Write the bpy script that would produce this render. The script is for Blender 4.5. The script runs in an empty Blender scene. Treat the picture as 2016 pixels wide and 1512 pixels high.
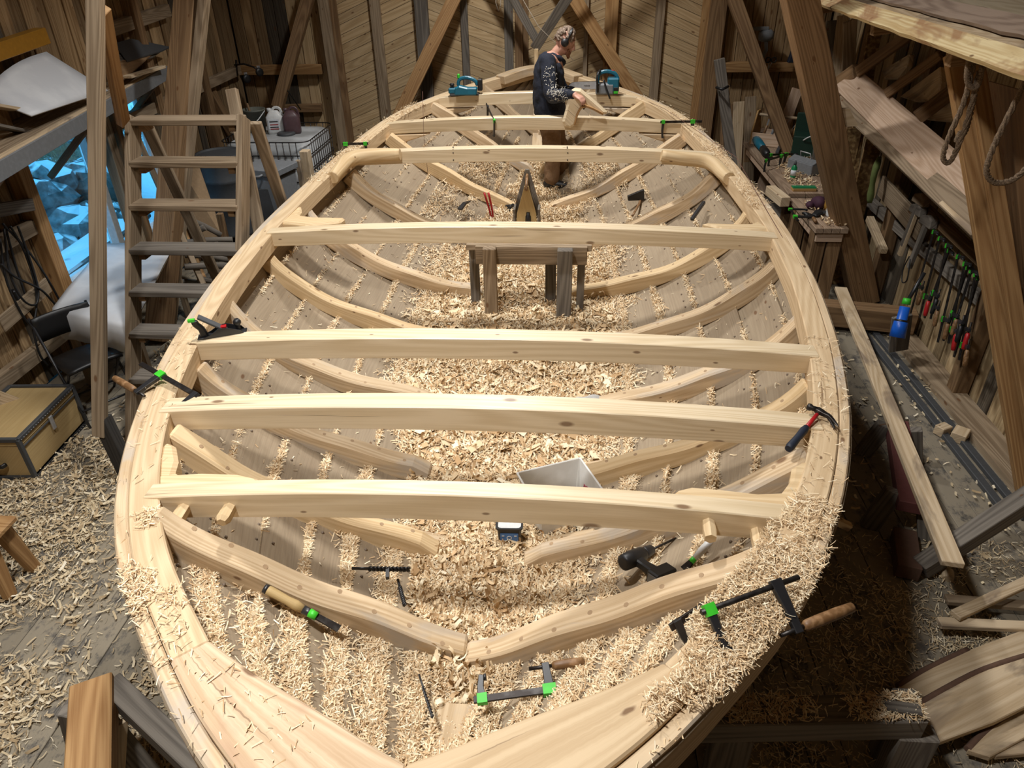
import bpy, math, random
import numpy as np
from mathutils import Vector, Matrix, noise as mnoise
random.seed(7); RNG = np.random.default_rng(7)
SC = bpy.context.scene; COL = SC.collection
R = math.radians
# ------------------------------------------------------------------ camera
F_PX, W_PX, H_PX = 1400.0, 2016.0, 1512.0
CAM = Vector((0.3406, 0.0, 3.2))
def cam_axes(pitch, yaw, roll):
    f = Vector((math.sin(yaw)*math.cos(pitch), math.cos(yaw)*math.cos(pitch), -math.sin(pitch)))
    r = Vector((math.cos(yaw), -math.sin(yaw), 0)); u = r.cross(f)
    r2 = r*math.cos(roll) + u*math.sin(roll); return r2, r2.cross(f), f
AR, AU, AF = cam_axes(R(32.0), R(-4.586), R(-1.11))
cd = bpy.data.cameras.new('camera'); cam = bpy.data.objects.new('camera', cd); COL.objects.link(cam)
cd.sensor_width = 36; cd.lens = 36*F_PX/W_PX; cd.clip_start = .05; cd.clip_end = 200
cam.matrix_world = Matrix(((AR.x, AU.x, -AF.x, CAM.x), (AR.y, AU.y, -AF.y, CAM.y), (AR.z, AU.z, -AF.z, CAM.z), (0, 0, 0, 1)))
SC.camera = cam
SC.view_settings.view_transform = 'Standard'; SC.view_settings.look = 'None'
SC.view_settings.exposure = 0.36; SC.view_settings.gamma = 1.0; SC.view_settings.use_curve_mapping = False
# ------------------------------------------------------------------ world (blue winter dusk outside) and lamps
wd = bpy.data.worlds.new('dusk'); SC.world = wd; wd.use_nodes = True
bg = wd.node_tree.nodes['Background']; bg.inputs[0].default_value = (.10, .47, .85, 1); bg.inputs[1].default_value = 2.0
def area(name, loc, tgt, size, power, color=(1, .985, .96), spread=150):
    l = bpy.data.lights.new(name, 'AREA'); l.shape = 'RECTANGLE'; l.size = size[0]; l.size_y = size[1]
    l.energy = power; l.color = color; l.spread = R(spread)
    o = bpy.data.objects.new(name, l); COL.objects.link(o); o.location = loc
    o.rotation_euler = (Vector(tgt)-Vector(loc)).to_track_quat('-Z', 'Y').to_euler(); return o
# three lamps under the shed roof above the boat, out of the picture
area('ceiling_lamp_near_offscreen', (-1.0, 1.0, 5.5), (-.45, 1.5, 0), (.45, .25), 84, spread=124)
area('ceiling_lamp_middle_offscreen', (-.9, 4.2, 5.5), (-.4, 4.2, 0), (.45, .25), 78, spread=126)
area('ceiling_lamp_far_offscreen', (-.3, 7.5, 5.5), (-.1, 7.6, 0), (.45, .25), 86, spread=125)
# ------------------------------------------------------------------ pixel -> place
def px(x, y, z=None, Y=None, X=None):
    d = AF + AR*((x-W_PX/2)/F_PX) - AU*((y-H_PX/2)/F_PX)
    if z is not None: t = (z-CAM.z)/d.z
    elif Y is not None: t = (Y-CAM.y)/d.y
    else: t = (X-CAM.x)/d.x
    return CAM + d*t
# ------------------------------------------------------------------ materials
MATS = {}
def newmat(name):
    m = bpy.data.materials.new(name); m.use_nodes = True; nt = m.node_tree
    return m, nt, nt.nodes, nt.links, nt.nodes['Principled BSDF']
def N(ns, t, **kw):
    n = ns.new(t)
    for k, v in kw.items(): setattr(n, k, v)
    return n
def mathn(ns, ln, op, a, b=None, c=None):
    n = N(ns, 'ShaderNodeMath', operation=op)
    for i, v in enumerate((a, b, c)):
        if v is None: continue
        if isinstance(v, (int, float)): n.inputs[i].default_value = v
        else: ln.new(v, n.inputs[i])
    return n.outputs[0]
def ramp(ns, ln, fac, stops):
    n = N(ns, 'ShaderNodeValToRGB'); e = n.color_ramp.elements
    while len(e) < len(stops): e.new(.5)
    for el, (p, c) in zip(e, stops):
        el.position = p; el.color = (*c, 1) if len(c) == 3 else c
    ln.new(fac, n.inputs[0]); return n.outputs[0]
def mixc(ns, ln, fac, a, b, mode='MIX'):
    n = N(ns, 'ShaderNodeMix', data_type='RGBA', blend_type=mode)
    for i, v in ((0, fac), (6, a), (7, b)):
        if isinstance(v, (int, float)): n.inputs[i].default_value = v
        elif isinstance(v, tuple): n.inputs[i].default_value = (*v, 1)
        else: ln.new(v, n.inputs[i])
    return n.outputs[2]
def wood(name, light, dark, knots=.5, ring=1.0, checks=0.0, rough=.62, var=.12, dust=0.0, dustcol=(.62, .50, .34), stain=None, spec=.3):
    """procedural timber: UV is in metres, u runs along the grain"""
    m, nt, ns, ln, bs = newmat(name)
    uv = N(ns, 'ShaderNodeUVMap'); oi = N(ns, 'ShaderNodeObjectInfo')
    off = N(ns, 'ShaderNodeCombineXYZ')
    ln.new(mathn(ns, ln, 'MULTIPLY', oi.outputs['Random'], 57.0), off.inputs[0]); ln.new(mathn(ns, ln, 'MULTIPLY', oi.outputs['Random'], 23.0), off.inputs[1])
    ad = N(ns, 'ShaderNodeVectorMath', operation='ADD'); ln.new(uv.outputs[0], ad.inputs[0]); ln.new(off.outputs[0], ad.inputs[1])
    P = ad.outputs[0]
    def mp(sx, sy):
        n = N(ns, 'ShaderNodeMapping'); n.inputs['Scale'].default_value = (sx, sy, 1); ln.new(P, n.inputs[0]); return n.outputs[0]
    def nz(vec, sc, det=4, rg=.55, dist=0):
        n = N(ns, 'ShaderNodeTexNoise', noise_dimensions='2D'); n.inputs['Scale'].default_value = sc; n.inputs['Detail'].default_value = det
        n.inputs['Roughness'].default_value = rg; n.inputs['Distortion'].default_value = dist; ln.new(vec, n.inputs['Vector']); return n.outputs[0]
    # growth rings: a slow field folded into lines
    field = nz(mp(.32, 5.0), 1.0, 1.5, .4)
    rings = mathn(ns, ln, 'SINE', mathn(ns, ln, 'MULTIPLY', field, 95.0))
    rings = mathn(ns, ln, 'MULTIPLY_ADD', rings, .5*ring, .5)
    fine = nz(mp(3.0, 140.0), 1.0, 3, .6)
    broad = nz(mp(.8, 3.0), 1.0, 3)
    k = mathn(ns, ln, 'ADD', mathn(ns, ln, 'MULTIPLY', rings, .30), mathn(ns, ln, 'ADD', mathn(ns, ln, 'MULTIPLY', fine, .46), mathn(ns, ln, 'MULTIPLY', broad, .44)))
    mid = tuple((a+b)/2 for a, b in zip(light, dark))
    col = ramp(ns, ln, k, [(.3, dark), (.55, mid), (.78, light)])
    if knots > 0:
        v = N(ns, 'ShaderNodeTexVoronoi', voronoi_dimensions='2D', feature='F1'); v.inputs['Scale'].default_value = 1.0; ln.new(mp(3.0, 7.0), v.inputs['Vector'])
        sp = N(ns, 'ShaderNodeSeparateColor'); ln.new(v.outputs['Color'], sp.inputs[0])
        on = mathn(ns, ln, 'LESS_THAN', sp.outputs[0], knots)
        sz = mathn(ns, ln, 'MULTIPLY_ADD', sp.outputs[1], .085, .035)
        kn = mathn(ns, ln, 'SUBTRACT', 1.0, mathn(ns, ln, 'DIVIDE', v.outputs['Distance'], sz)); kn = mathn(ns, ln, 'MULTIPLY', mathn(ns, ln, 'MAXIMUM', kn, 0.0), on)
        kn = mathn(ns, ln, 'MINIMUM', mathn(ns, ln, 'MULTIPLY', kn, 1.6), .8)
        col = mixc(ns, ln, kn, col, (.13, .055, .02))
    if checks > 0:
        c_ = nz(mp(.9, 55.0), 1.0, 2, .5); w_ = nz(mp(.7, 2.0), 1.0, 2); line_ = mathn(ns, ln, 'MULTIPLY', ramp(ns, ln, c_, [(.70, (0, 0, 0)), (.735, (1, 1, 1))]), ramp(ns, ln, w_, [(.52, (0, 0, 0)), (.62, (checks, checks, checks))])); col = mixc(ns, ln, line_, col, (.16, .09, .045))
    if stain:
        s = nz(mp(1.4, 4.0), 1.0, 4, .6, .6); col = mixc(ns, ln, ramp(ns, ln, s, [(.52, (0, 0, 0)), (.66, (.8, .8, .8))]), col, stain)
    if dust > 0:
        s = nz(mp(6, 7.5), 1.0, 8, .75); t = max(.05, .62-dust*.35)
        col = mixc(ns, ln, ramp(ns, ln, s, [(t, (0, 0, 0)), (t+.12, (.85, .85, .85))]), col, dustcol)
    if var > 0:
        hs = N(ns, 'ShaderNodeHueSaturation'); ln.new(col, hs.inputs['Color'])
        ln.new(mathn(ns, ln, 'MULTIPLY_ADD', oi.outputs['Random'], 2*var, 1-var), hs.inputs['Value']); col = hs.outputs[0]
    ln.new(col, bs.inputs['Base Color']); bs.inputs['Roughness'].default_value = rough; bs.inputs['Specular IOR Level'].default_value = spec
    bp = N(ns, 'ShaderNodeBump'); bp.inputs['Strength'].default_value = .12; bp.inputs['Distance'].default_value = .004
    ln.new(k, bp.inputs['Height']); ln.new(bp.outputs[0], bs.inputs['Normal'])
    MATS[name] = m; return m
def plain(name, col, rough=.5, metal=0, var=.06, scale=30, bump=.0, spec=.5, dark=None, fac=(.45, .65)):
    m, nt, ns, ln, bs = newmat(name)
    tc = N(ns, 'ShaderNodeTexCoord'); n = N(ns, 'ShaderNodeTexNoise'); n.inputs['Scale'].default_value = scale; n.inputs['Detail'].default_value = 5
    ln.new(tc.outputs['Object'], n.inputs['Vector'])
    d = dark if dark else tuple(max(0, c*(1-2*var)) for c in col)
    ln.new(ramp(ns, ln, n.outputs[0], [(fac[0], d), (fac[1], col)]), bs.inputs['Base Color'])
    bs.inputs['Roughness'].default_value = rough; bs.inputs['Metallic'].default_value = metal; bs.inputs['Specular IOR Level'].default_value = spec
    if bump:
        bp = N(ns, 'ShaderNodeBump'); bp.inputs['Strength'].default_value = bump; bp.inputs['Distance'].default_value = .01
        ln.new(n.outputs[0], bp.inputs['Height']); ln.new(bp.outputs[0], bs.inputs['Normal'])
    MATS[name] = m; return m
def shavemat(name, stops, rough=.7, trans=.25):
    m, nt, ns, ln, bs = newmat(name)
    g = N(ns, 'ShaderNodeNewGeometry'); col = ramp(ns, ln, g.outputs['Random Per Island'], stops)
    ln.new(col, bs.inputs['Base Color']); bs.inputs['Roughness'].default_value = rough; bs.inputs['Specular IOR Level'].default_value = .25
    MATS[name] = m; return m
wood('pine_fresh', (.71, .54, .325), (.54, .375, .195), knots=.4, var=.05)
wood('pine_beam', (.76, .625, .43), (.60, .46, .275), knots=.5, var=.04, spec=1.0, rough=.36, checks=.8)
wood('pine_rib', (.63, .485, .315), (.44, .305, .17), knots=.25, var=.10, stain=(.46, .40, .33))
wood('pine_gun', (.67, .51, .32), (.51, .36, .205), knots=.15, var=.04, checks=.7)
wood('breasthook', (.68, .52, .35), (.50, .34, .20), knots=.2, var=.04, stain=(.46, .28, .18), checks=.6)
wood('log_brown', (.31, .185, .09), (.15, .08, .035), knots=.3, var=.05, rough=.7)
wood('strake', (.36, .285, .195), (.24, .18, .12), ring=.35, knots=.10, var=.10, rough=.75)
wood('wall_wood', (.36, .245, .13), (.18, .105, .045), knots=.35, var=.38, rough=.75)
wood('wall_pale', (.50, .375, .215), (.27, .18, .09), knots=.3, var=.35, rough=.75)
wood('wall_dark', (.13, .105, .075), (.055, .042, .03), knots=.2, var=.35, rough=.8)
wood('door_wood', (.56, .41, .235), (.38, .255, .125), knots=.42, var=.12, rough=.65)
wood('timber_brown', (.26, .16, .08), (.12, .065, .03), knots=.25, var=.15, rough=.7)
wood('timber_orange', (.43, .255, .11), (.25, .125, .045), knots=.3, var=.12, rough=.65)
wood('timber_grey', (.20, .175, .145), (.085, .072, .06), knots=.15, var=.18, rough=.85)
wood('timber_greybrown', (.33, .25, .165), (.16, .11, .065), knots=.22, var=.15, rough=.75)
wood('timber_black', (.05, .045, .04), (.02, .018, .016), knots=.0, var=.2, rough=.75)
wood('floor_wood', (.155, .14, .12), (.065, .058, .05), knots=.1, var=.2, rough=.85, dust=.72, dustcol=(.30, .255, .185))
wood('plank_pale', (.62, .49, .33), (.43, .31, .18), knots=.2, var=.08, stain=(.20, .15, .11))
wood('plywood', (.50, .36, .17), (.37, .25, .10), knots=.0, ring=.4, var=.04)
wood('plank_pink', (.60, .44, .32), (.42, .28, .18), knots=.1, var=.06)
plain('black_metal', (.018, .018, .02), .38, .0, spec=.6)
plain('black_plastic', (.012, .012, .013), .45, spec=.5)
plain('steel', (.55, .55, .56), .5, .5)
plain('dark_steel', (.07, .065, .062), .45, .8, dark=(.035, .03, .028))
plain('green_tape', (.05, .55, .03), .45)
plain('teal_plastic', (.008, .13, .20), .4)
plain('red_paint', (.42, .012, .015), .4)
plain('grey_plastic', (.19, .20, .21), .5)
plain('dark_grey', (.06, .063, .067), .6)
plain('white_plastic', (.72, .73, .72), .4)
plain('blue_plastic', (.01, .12, .62), .35)
plain('navy_cloth', (.010, .014, .030), .9, scale=120, bump=.3, dark=(.005, .007, .016))
plain('trouser', (.17, .095, .045), .9, scale=60, bump=.3)
plain('skin', (.52, .27, .19), .55)
plain('hair', (.36, .27, .20), .8, scale=90, dark=(.12, .08, .055))
plain('beard', (.24, .10, .05), .85, scale=90)
plain('brick_red', (.11, .03, .025), .8)
plain('handle_wood', (.30, .17, .08), .5, scale=40, dark=(.16, .08, .03))
plain('rope', (.29, .205, .125), .9, scale=200, dark=(.12, .08, .05))
plain('rivet', (.20, .15, .11), .6)
plain('knot_plug', (.40, .27, .155), .7)
# ------------------------------------------------------------------ objects
def link(o, parent=None):
    COL.objects.link(o)
    if parent is not None: o.parent = parent
    return o
def thing(name, label, cat, loc=(0, 0, 0), group=None):
    o = bpy.data.objects.new(name, None); o.location = loc; link(o); o.empty_display_size = .1
    return tag(o, label, cat, group)
def tag(o, label=None, cat=None, group=None, kind=None):
    for k, v in (('label', label), ('category', cat), ('group', group), ('kind', kind)):
        if v: o[k] = v
    return o
def orient(d, up=(0, 0, 1)):
    """matrix whose x runs along d, z as near to up as it can"""
    x = Vector(d).normalized(); u = Vector(up)
    if abs(x.dot(u.normalized())) > .98: u = Vector((0, 1, 0)) if abs(x.y) < .9 else Vector((1, 0, 0))
    y = u.cross(x).normalized(); z = x.cross(y)
    return Matrix(((x.x, y.x, z.x), (x.y, y.y, z.y), (x.z, y.z, z.z)))
class MB:
    def __init__(s): s.v, s.f, s.uv, s.sm = [], [], [], []
    def quad(s, idx, uv, smooth=False): s.f.append(tuple(idx)); s.uv.append(uv); s.sm.append(smooth)
    def box(s, c, size, rot=None, taper=1.0, grain=0):
        c = Vector(c); M = rot if rot is not None else Matrix.Identity(3); b = len(s.v); h = [q/2 for q in size]
        for sx, sy, sz in ((-1, -1, -1), (1, -1, -1), (1, 1, -1), (-1, 1, -1), (-1, -1, 1), (1, -1, 1), (1, 1, 1), (-1, 1, 1)):
            t = taper if sz > 0 else 1; s.v.append(c + M @ Vector((sx*h[0]*t, sy*h[1]*t, sz*h[2])))
        X, Y, Z = size; o = random.random()*3
        for idx, (a, bb, g) in (((0, 3, 2, 1), (X, Y, 'xy')), ((4, 5, 6, 7), (X, Y, 'xy')), ((0, 1, 5, 4), (X, Z, 'xz')), ((2, 3, 7, 6), (X, Z, 'xz')), ((1, 2, 6, 5), (Y, Z, 'yz')), ((3, 0, 4, 7), (Y, Z, 'yz'))):
            uv = []
            for i in idx:
                p = (((i in (1, 2, 5, 6))*X), ((i in (2, 3, 6, 7))*Y), ((i > 3)*Z))
                l = p[grain]; r_ = [p[q] for q in range(3) if q != grain]
                uv.append((l+o, r_[0]+r_[1]*1.03+o))
            s.quad([b+i for i in idx], uv)
        return s
    def beam(s, p0, p1, w, h, up=(0, 0, 1), taper=1.0):
        p0, p1 = Vector(p0), Vector(p1); return s.box((p0+p1)/2, ((p1-p0).length, w, h), orient(p1-p0, up))
    def rings(s, rings, closed=True, cap=True, smooth=True, uvs=None):
        """loft between rings (lists of points with equal count)"""
        b = len(s.v); n = len(rings[0]); L = 0
        for r in rings: s.v.extend(Vector(p) for p in r)
        us = [0]
        for i in range(1, len(rings)): us.append(us[-1] + (Vector(rings[i][0])-Vector(rings[i-1][0])).length)
        per = [0]
        mid = rings[len(rings)//2]
        for k in range(n): per.append(per[-1] + (Vector(mid[(k+1) % n])-Vector(mid[k])).length)
        for i in range(len(rings)-1):
            for k in range(n if closed else n-1):
                k2 = (k+1) % n
                s.quad((b+i*n+k, b+i*n+k2, b+(i+1)*n+k2, b+(i+1)*n+k), [(us[i], per[k]), (us[i], per[k+1]), (us[i+1], per[k+1]), (us[i+1], per[k])], smooth)
        if cap and closed and n > 2:
            for i, rev in ((0, True), (len(rings)-1, False)):
                idx = [b+i*n+k for k in range(n)]
                if rev: idx.reverse()
                c = Vector(rings[i][0]); e1 = (Vector(rings[i][n//4])-c); e1 = e1.normalized() if e1.length > 1e-6 else Vector((1, 0, 0))
                s.quad(idx, [((s.v[q]-c).dot(e1), (s.v[q]-c).length) for q in idx])
        return s
    def tube(s, pts, r, n=8, cap=True, smooth=True, flat=1.0, up=(0, 0, 1)):
        pts = [Vector(p) for p in pts]; rr = r if isinstance(r, (list, tuple)) else [r]*len(pts); out = []
        u = None
        for i, p in enumerate(pts):
            t = (pts[min(i+1, len(pts)-1)]-pts[max(i-1, 0)]).normalized()
            if u is None:
                u = Vector(up)
                if abs(t.dot(u)) > .95: u = Vector((1, 0, 0))
            u = (u - t*t.dot(u)).normalized(); w = t.cross(u)
            out.append([p + u*(math.sin(2*math.pi*k/n)*rr[i]*flat) + w*(math.cos(2*math.pi*k/n)*rr[i]) for k in range(n)])
        return s.rings(out, True, cap, smooth)
    def sweep(s, pts, w, h, up=(0, 0, 1), cap=True):
        """rectangular section along a path; w, h may be lists"""
        pts = [Vector(p) for p in pts]; out = []; ww = w if isinstance(w, (list, tuple)) else [w]*len(pts); hh = h if isinstance(h, (list, tuple)) else [h]*len(pts)
        for i, p in enumerate(pts):
            t = pts[min(i+1, len(pts)-1)]-pts[max(i-1, 0)]; M = orient(t, up); y, z = M.col[1], M.col[2]
            a, b = ww[i]/2, hh[i]/2; out.append([p-y*a-z*b, p+y*a-z*b, p+y*a+z*b, p-y*a+z*b])
        return s.rings(out, True, cap, False)
    def lathe(s, prof, origin, axis=(0, 0, 1), n=14, smooth=True):
        M = orient(axis, (0, 1, .01)); x, y, z = M.col[0], M.col[1], M.col[2]; o = Vector(origin)
        return s.rings([[o + x*h + y*(math.cos(2*math.pi*k/n)*r) + z*(math.sin(2*math.pi*k/n)*r) for k in range(n)] for r, h in prof], True, True, smooth)
    def prism(s, poly, normal, thick):
        """polygon (3D points) pushed along -normal*thick"""
        nrm = Vector(normal).normalized()*thick; top = [Vector(p) for p in poly]; b = len(s.v); n = len(top)
        s.v.extend(top); s.v.extend(p-nrm for p in top)
        e = max(((top[(i+1) % n]-top[i]) for i in range(n)), key=lambda q: q.length).normalized(); g = Vector(normal).normalized().cross(e)
        uvt = [((p-top[0]).dot(e), (p-top[0]).dot(g)) for p in top]
        s.quad(range(b, b+n), uvt); s.quad(range(b+2*n-1, b+n-1, -1), uvt[::-1])
        for i in range(n):
            j = (i+1) % n; s.quad((b+i, b+n+i, b+n+j, b+j), [uvt[i], (uvt[i][0], uvt[i][1]+thick), (uvt[j][0], uvt[j][1]+thick), uvt[j]])
        return s
    def mesh(s, name, mat=None):
        me = bpy.data.meshes.new(name); me.from_pydata([tuple(v) for v in s.v], [], s.f); me.update()
        uv = me.uv_layers.new(name='UVMap'); flat = np.array([c for q in s.uv for c in q], dtype=np.float32).ravel(); uv.data.foreach_set('uv', flat)
        me.polygons.foreach_set('use_smooth', s.sm)
        if mat: me.materials.append(MATS[mat] if isinstance(mat, str) else mat)
        return me
    def build(s, name, mat, parent=None, bevel=0, origin=None, fix=True):
        me = s.mesh(name, mat); o = bpy.data.objects.new(name, me)
        if origin is not None:
            me.transform(Matrix.Translation(-Vector(origin))); o.location = origin
        if fix:
            import bmesh as _b
            bm = _b.new(); bm.from_mesh(me); _b.ops.recalc_face_normals(bm, faces=bm.faces); bm.to_mesh(me); bm.free()
        link(o)
        if parent is not None:
            o.parent = parent; o.matrix_parent_inverse = Matrix.Translation(-Vector(root_loc(parent)))
        if bevel:
            m = o.modifiers.new('bevel', 'BEVEL'); m.width = bevel; m.segments = 1; m.limit_method = 'ANGLE'; m.angle_limit = R(50)
        return o
def root_loc(p):
    v = Vector((0, 0, 0))
    while p is not None: v = v + p.location; p = p.parent if False else None
    return v
def copy_tree(o, parent=None):
    c = o.copy(); COL.objects.link(c)
    if parent is not None: c.parent = parent
    for ch in [q for q in o.children]: copy_tree(ch, c)
    return c
def bar(name, p0, p1, w, h, mat, label=None, cat=None, parent=None, bevel=.004, up=(0, 0, 1), group=None, kind=None):
    o = MB().beam(p0, p1, w, h, up).build(name, mat, parent, bevel)
    if label: tag(o, label, cat, group)
    if kind: o['kind'] = kind
    return o
def struct(o, label=None): o['kind'] = 'structure'; return o
def empty_struct(name):
    o = bpy.data.objects.new(name, None); link(o); o['kind'] = 'structure'; return o
def cut(pts, n):
    """resample a smooth curve through pts with n points"""
    pts = [Vector(p) for p in pts]; out = []; m = len(pts)-1
    for i in range(n):
        t = i/(n-1)*m; k = min(int(t), m-1); f = t-k
        p0, p1, p2, p3 = pts[max(k-1, 0)], pts[k], pts[k+1], pts[min(k+2, m)]
        out.append(.5*((2*p1)+(p2-p0)*f+(2*p0-5*p1+4*p2-p3)*f*f+(3*p1-p0-3*p2+p3)*f**3))
    return out
# ================================================================== ROOM
XL, XR, YE, YN, ZT = -4.1, 3.62, 10.2, -1.6, 5.65
def clone(o, loc, parent, rot=None, scale=None):
    c = o.copy(); COL.objects.link(c); c.location = loc; c.parent = parent
    if rot is not None: c.rotation_euler = rot
    if scale is not None: c.scale = scale
    return c
def unit_board(name, size, mat, grain, bevel=.003):
    o = MB().box((0, 0, 0), size, None, 1.0, grain).build(name, mat, None, bevel); return o
# floor: long grey planks
floor = empty_struct('floor')
fp = [unit_board('plank', (.166, L, .03), 'floor_wood', 1) for L in (6.2, 5.7)]
first = [True, True]
for i in range(int((XR-XL)/.17)+1):
    x = XL+.09+i*.17; j = 1.9+(i*37 % 10)*.45; dz = random.uniform(-.003, .002)
    for k, (y, L) in enumerate(((YN+3.1+(j-4.6)+1.5, 6.2), (j+5.7/2+3.1, 5.7))):
        y = (j-3.1+1.6, j+1.6+2.85)[k]
        if first[k]: fp[k].location = (x, y, -.015+dz); fp[k].parent = floor; first[k] = False
        else: clone(fp[k], (x, y, -.015+dz), floor)
sub = MB().box(((XL+XR)/2, 4.3, -.06), (XR-XL+.3, 12.2, .06)).build('subfloor', 'timber_black', floor)
# ceiling and the wall behind the camera (out of view, close the room)
cl = struct(MB().box(((XL+XR)/2, 4.3, ZT+.05), (XR-XL+.4, 12.4, .1)).build('ceiling', 'wall_wood'))
wn = struct(MB().box(((XL+XR)/2, YN-.05, ZT/2), (XR-XL+.4, .1, ZT)).build('wall_near', 'wall_wood'))
# side walls of upright boards
WIN = (5.55, 7.62, .60, 1.92)
def board_wall(name, x, y0, y1, side, hole=None):
    root = empty_struct(name); kinds = {}
    y = y0; i = 0
    while y < y1-.03:
        w = random.choice((.125, .14, .155)); w = min(w, y1-y); z0, z1 = 0, ZT
        spans = [(0, ZT)]
        if hole and y+w > hole[0]+.02 and y < hole[1]-.02: spans = [(0, hole[2]), (hole[3], ZT)]
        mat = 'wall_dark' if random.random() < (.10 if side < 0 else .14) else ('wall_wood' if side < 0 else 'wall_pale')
        for a, b in spans:
            k = (round(w, 4), a, b, mat)
            xx = x+side*(.012 if i % 2 else 0)+side*.011
            if k not in kinds:
                kinds[k] = unit_board('board', (.022, w-.006, b-a), mat, 2); kinds[k].location = (xx, y+w/2, (a+b)/2); kinds[k].parent = root
            else: clone(kinds[k], (xx, y+w/2, (a+b)/2), root)
        y += w; i += 1
    bk = MB(); y0, y1 = y0-.15, y1+.2
    if hole:
        for ya, yb, za, zb in ((y0, hole[0], 0, ZT), (hole[1], y1, 0, ZT), (hole[0], hole[1], 0, hole[2]), (hole[0], hole[1], hole[3], ZT)):
            bk.box((x+side*.06, (ya+yb)/2, (za+zb)/2), (.05, yb-ya, zb-za))
    else: bk.box((x+side*.06, (y0+y1)/2, ZT/2), (.05, y1-y0, ZT))
    bk.build('wall_backing', 'wall_dark', root); return root
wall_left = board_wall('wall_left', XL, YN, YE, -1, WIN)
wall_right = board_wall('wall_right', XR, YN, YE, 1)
# wall frame of the left wall: girts and posts carried by it
def px_l(x, y, dx=.05): return px(x, y, X=XL+dx)
for a, b, w, h in ((px_l(470, 138), px_l(190, 262), .07, .11), (px_l(330, 20), px_l(205, 62), .07, .12)):
    bar('girt', a, b, w, h, 'timber_greybrown', parent=wall_left)
bar('girt', (XL+.05, YN, .32), (XL+.05, 5.5, .32), .08, .12, 'timber_greybrown', parent=wall_left)
bar('girt', (XL+.05, 2.6, 1.25), (XL+.05, 5.5, 1.25), .07, .12, 'timber_greybrown', parent=wall_left)
for y in (2.6, 5.45, 7.75, 8.9): bar('post', (XL+.06, y, 0), (XL+.06, y, ZT), .12, .13, 'timber_orange' if y == 5.45 else 'timber_brown', parent=wall_left)
# right wall: girt low over the boards (grey rail the clamps hang in front of)
bar('girt', (XR-.05, 3.2, .78), (XR-.05, 9.9, .78), .06, .10, 'timber_grey', parent=wall_right)
bar('girt', (XR-.05, 3.2, 1.55), (XR-.05, 10.1, 1.55), .07, .12, 'timber_brown', parent=wall_right)
for y in (5.1, 7.0, 8.6): bar('post', (XR-.07, y, 0), (XR-.07, y, ZT), .12, .12, 'timber_brown', parent=wall_right)
# far wall
wall_far = empty_struct('wall_far')
dx = [px(q, 120, Y=YE).x for q in (655, 832, 1018, 1200, 1400)]
MB().box(((XL+XR)/2, YE+.09, ZT/2), (XR-XL+.3, .05, ZT)).build('wall_backing', 'wall_dark', wall_far)
protos = {}
for x0, x1 in ((XL, dx[0]), (dx[4], XR)):
    x = x0; i = 0
    while x < x1-.03:
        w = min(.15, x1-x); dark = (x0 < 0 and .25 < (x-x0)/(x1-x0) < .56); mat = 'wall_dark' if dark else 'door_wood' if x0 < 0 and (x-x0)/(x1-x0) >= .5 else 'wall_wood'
        k = (round(w, 3), mat); loc = (x+w/2, YE+.03+(.012 if i % 2 else 0), ZT/2)
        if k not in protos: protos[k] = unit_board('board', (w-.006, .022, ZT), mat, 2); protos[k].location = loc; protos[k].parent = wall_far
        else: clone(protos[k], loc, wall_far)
        x += w; i += 1
# boarded double doors with herringbone planks
def chevron(root, x0, x1, slope):
    pw = .118; dz = slope*(x1-x0); z = -abs(dz); k = 0
    while z < 4.6:
        a0, a1 = z, z+pw-.005; b0, b1 = a0+dz, a1+dz
        q = [(x0, max(a0, .02)), (x1, max(b0, .02)), (x1, max(b1, .021)), (x0, max(a1, .021))]
        if max(a1, b1) > .1:
            MB().prism([(u, YE+.005, v) for u, v in q], (0, -1, 0), .022).build('plank', 'door_wood', root)
        z += pw
for n, (i, sl) in enumerate(((0, (.40, -.36)), (2, (.36, -.40)))):
    door = empty_struct('door_%d' % (n+1))
    chevron(door, dx[i]+.01, dx[i+1]-.005, sl[0]); chevron(door, dx[i+1]+.005, dx[i+2]-.01, sl[1])
    def stud(xa, xb, mat, d=.05, par=door, w=None):
        p = px(xa, 60, Y=YE-d/2); q = px(xb, 60, Y=YE-d/2); w_ = q.x-p.x
        bar('stud', ((p.x+q.x)/2, YE-d/2, .05), ((p.x+q.x)/2, YE-d/2, ZT-.1), d, w_, mat, parent=par, up=(1, 0, 0))
    if n == 0:
        stud(733, 753, 'timber_greybrown'); stud(820, 845, 'timber_grey', .09); stud(908, 922, 'timber_grey'); stud(993, 1010, 'timber_grey')
    else:
        stud(1030, 1040, 'timber_brown'); stud(1190, 1215, 'timber_orange', .09); stud(1288, 1306, 'timber_greybrown'); stud(1150, 1158, 'timber_greybrown', .06)
# door posts and rails on the far wall
def post_px(xa, xb, mat, yy=YE-.08, d=.14, yref=60):
    p = px(xa, yref, Y=yy); q = px(xb, yref, Y=yy)
    return bar('post', ((p.x+q.x)/2, yy, 0), ((p.x+q.x)/2, yy, ZT), d, q.x-p.x, mat, parent=wall_far, up=(1, 0, 0))
post_px(636, 655, 'timber_greybrown'); post_px(656, 668, 'timber_brown', YE-.05, .08)
post_px(1378, 1397, 'timber_orange', YE-.05, .08); post_px(1392, 1424, 'timber_brown'); post_px(1014, 1030, 'timber_brown', YE-.06, .10)
bar('rail', px(468, 138, Y=YE-.05), px(634, 136, Y=YE-.05), .09, .12, 'timber_orange', parent=wall_far)
bar('rail', px(520, 214, Y=YE-.05), px(634, 212, Y=YE-.05), .09, .10, 'timber_brown', parent=wall_far)
bar('rail', px(1424, 132, Y=YE-.06), px(1578, 130, Y=YE-.06), .16, .11, 'timber_orange', parent=wall_far)
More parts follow.
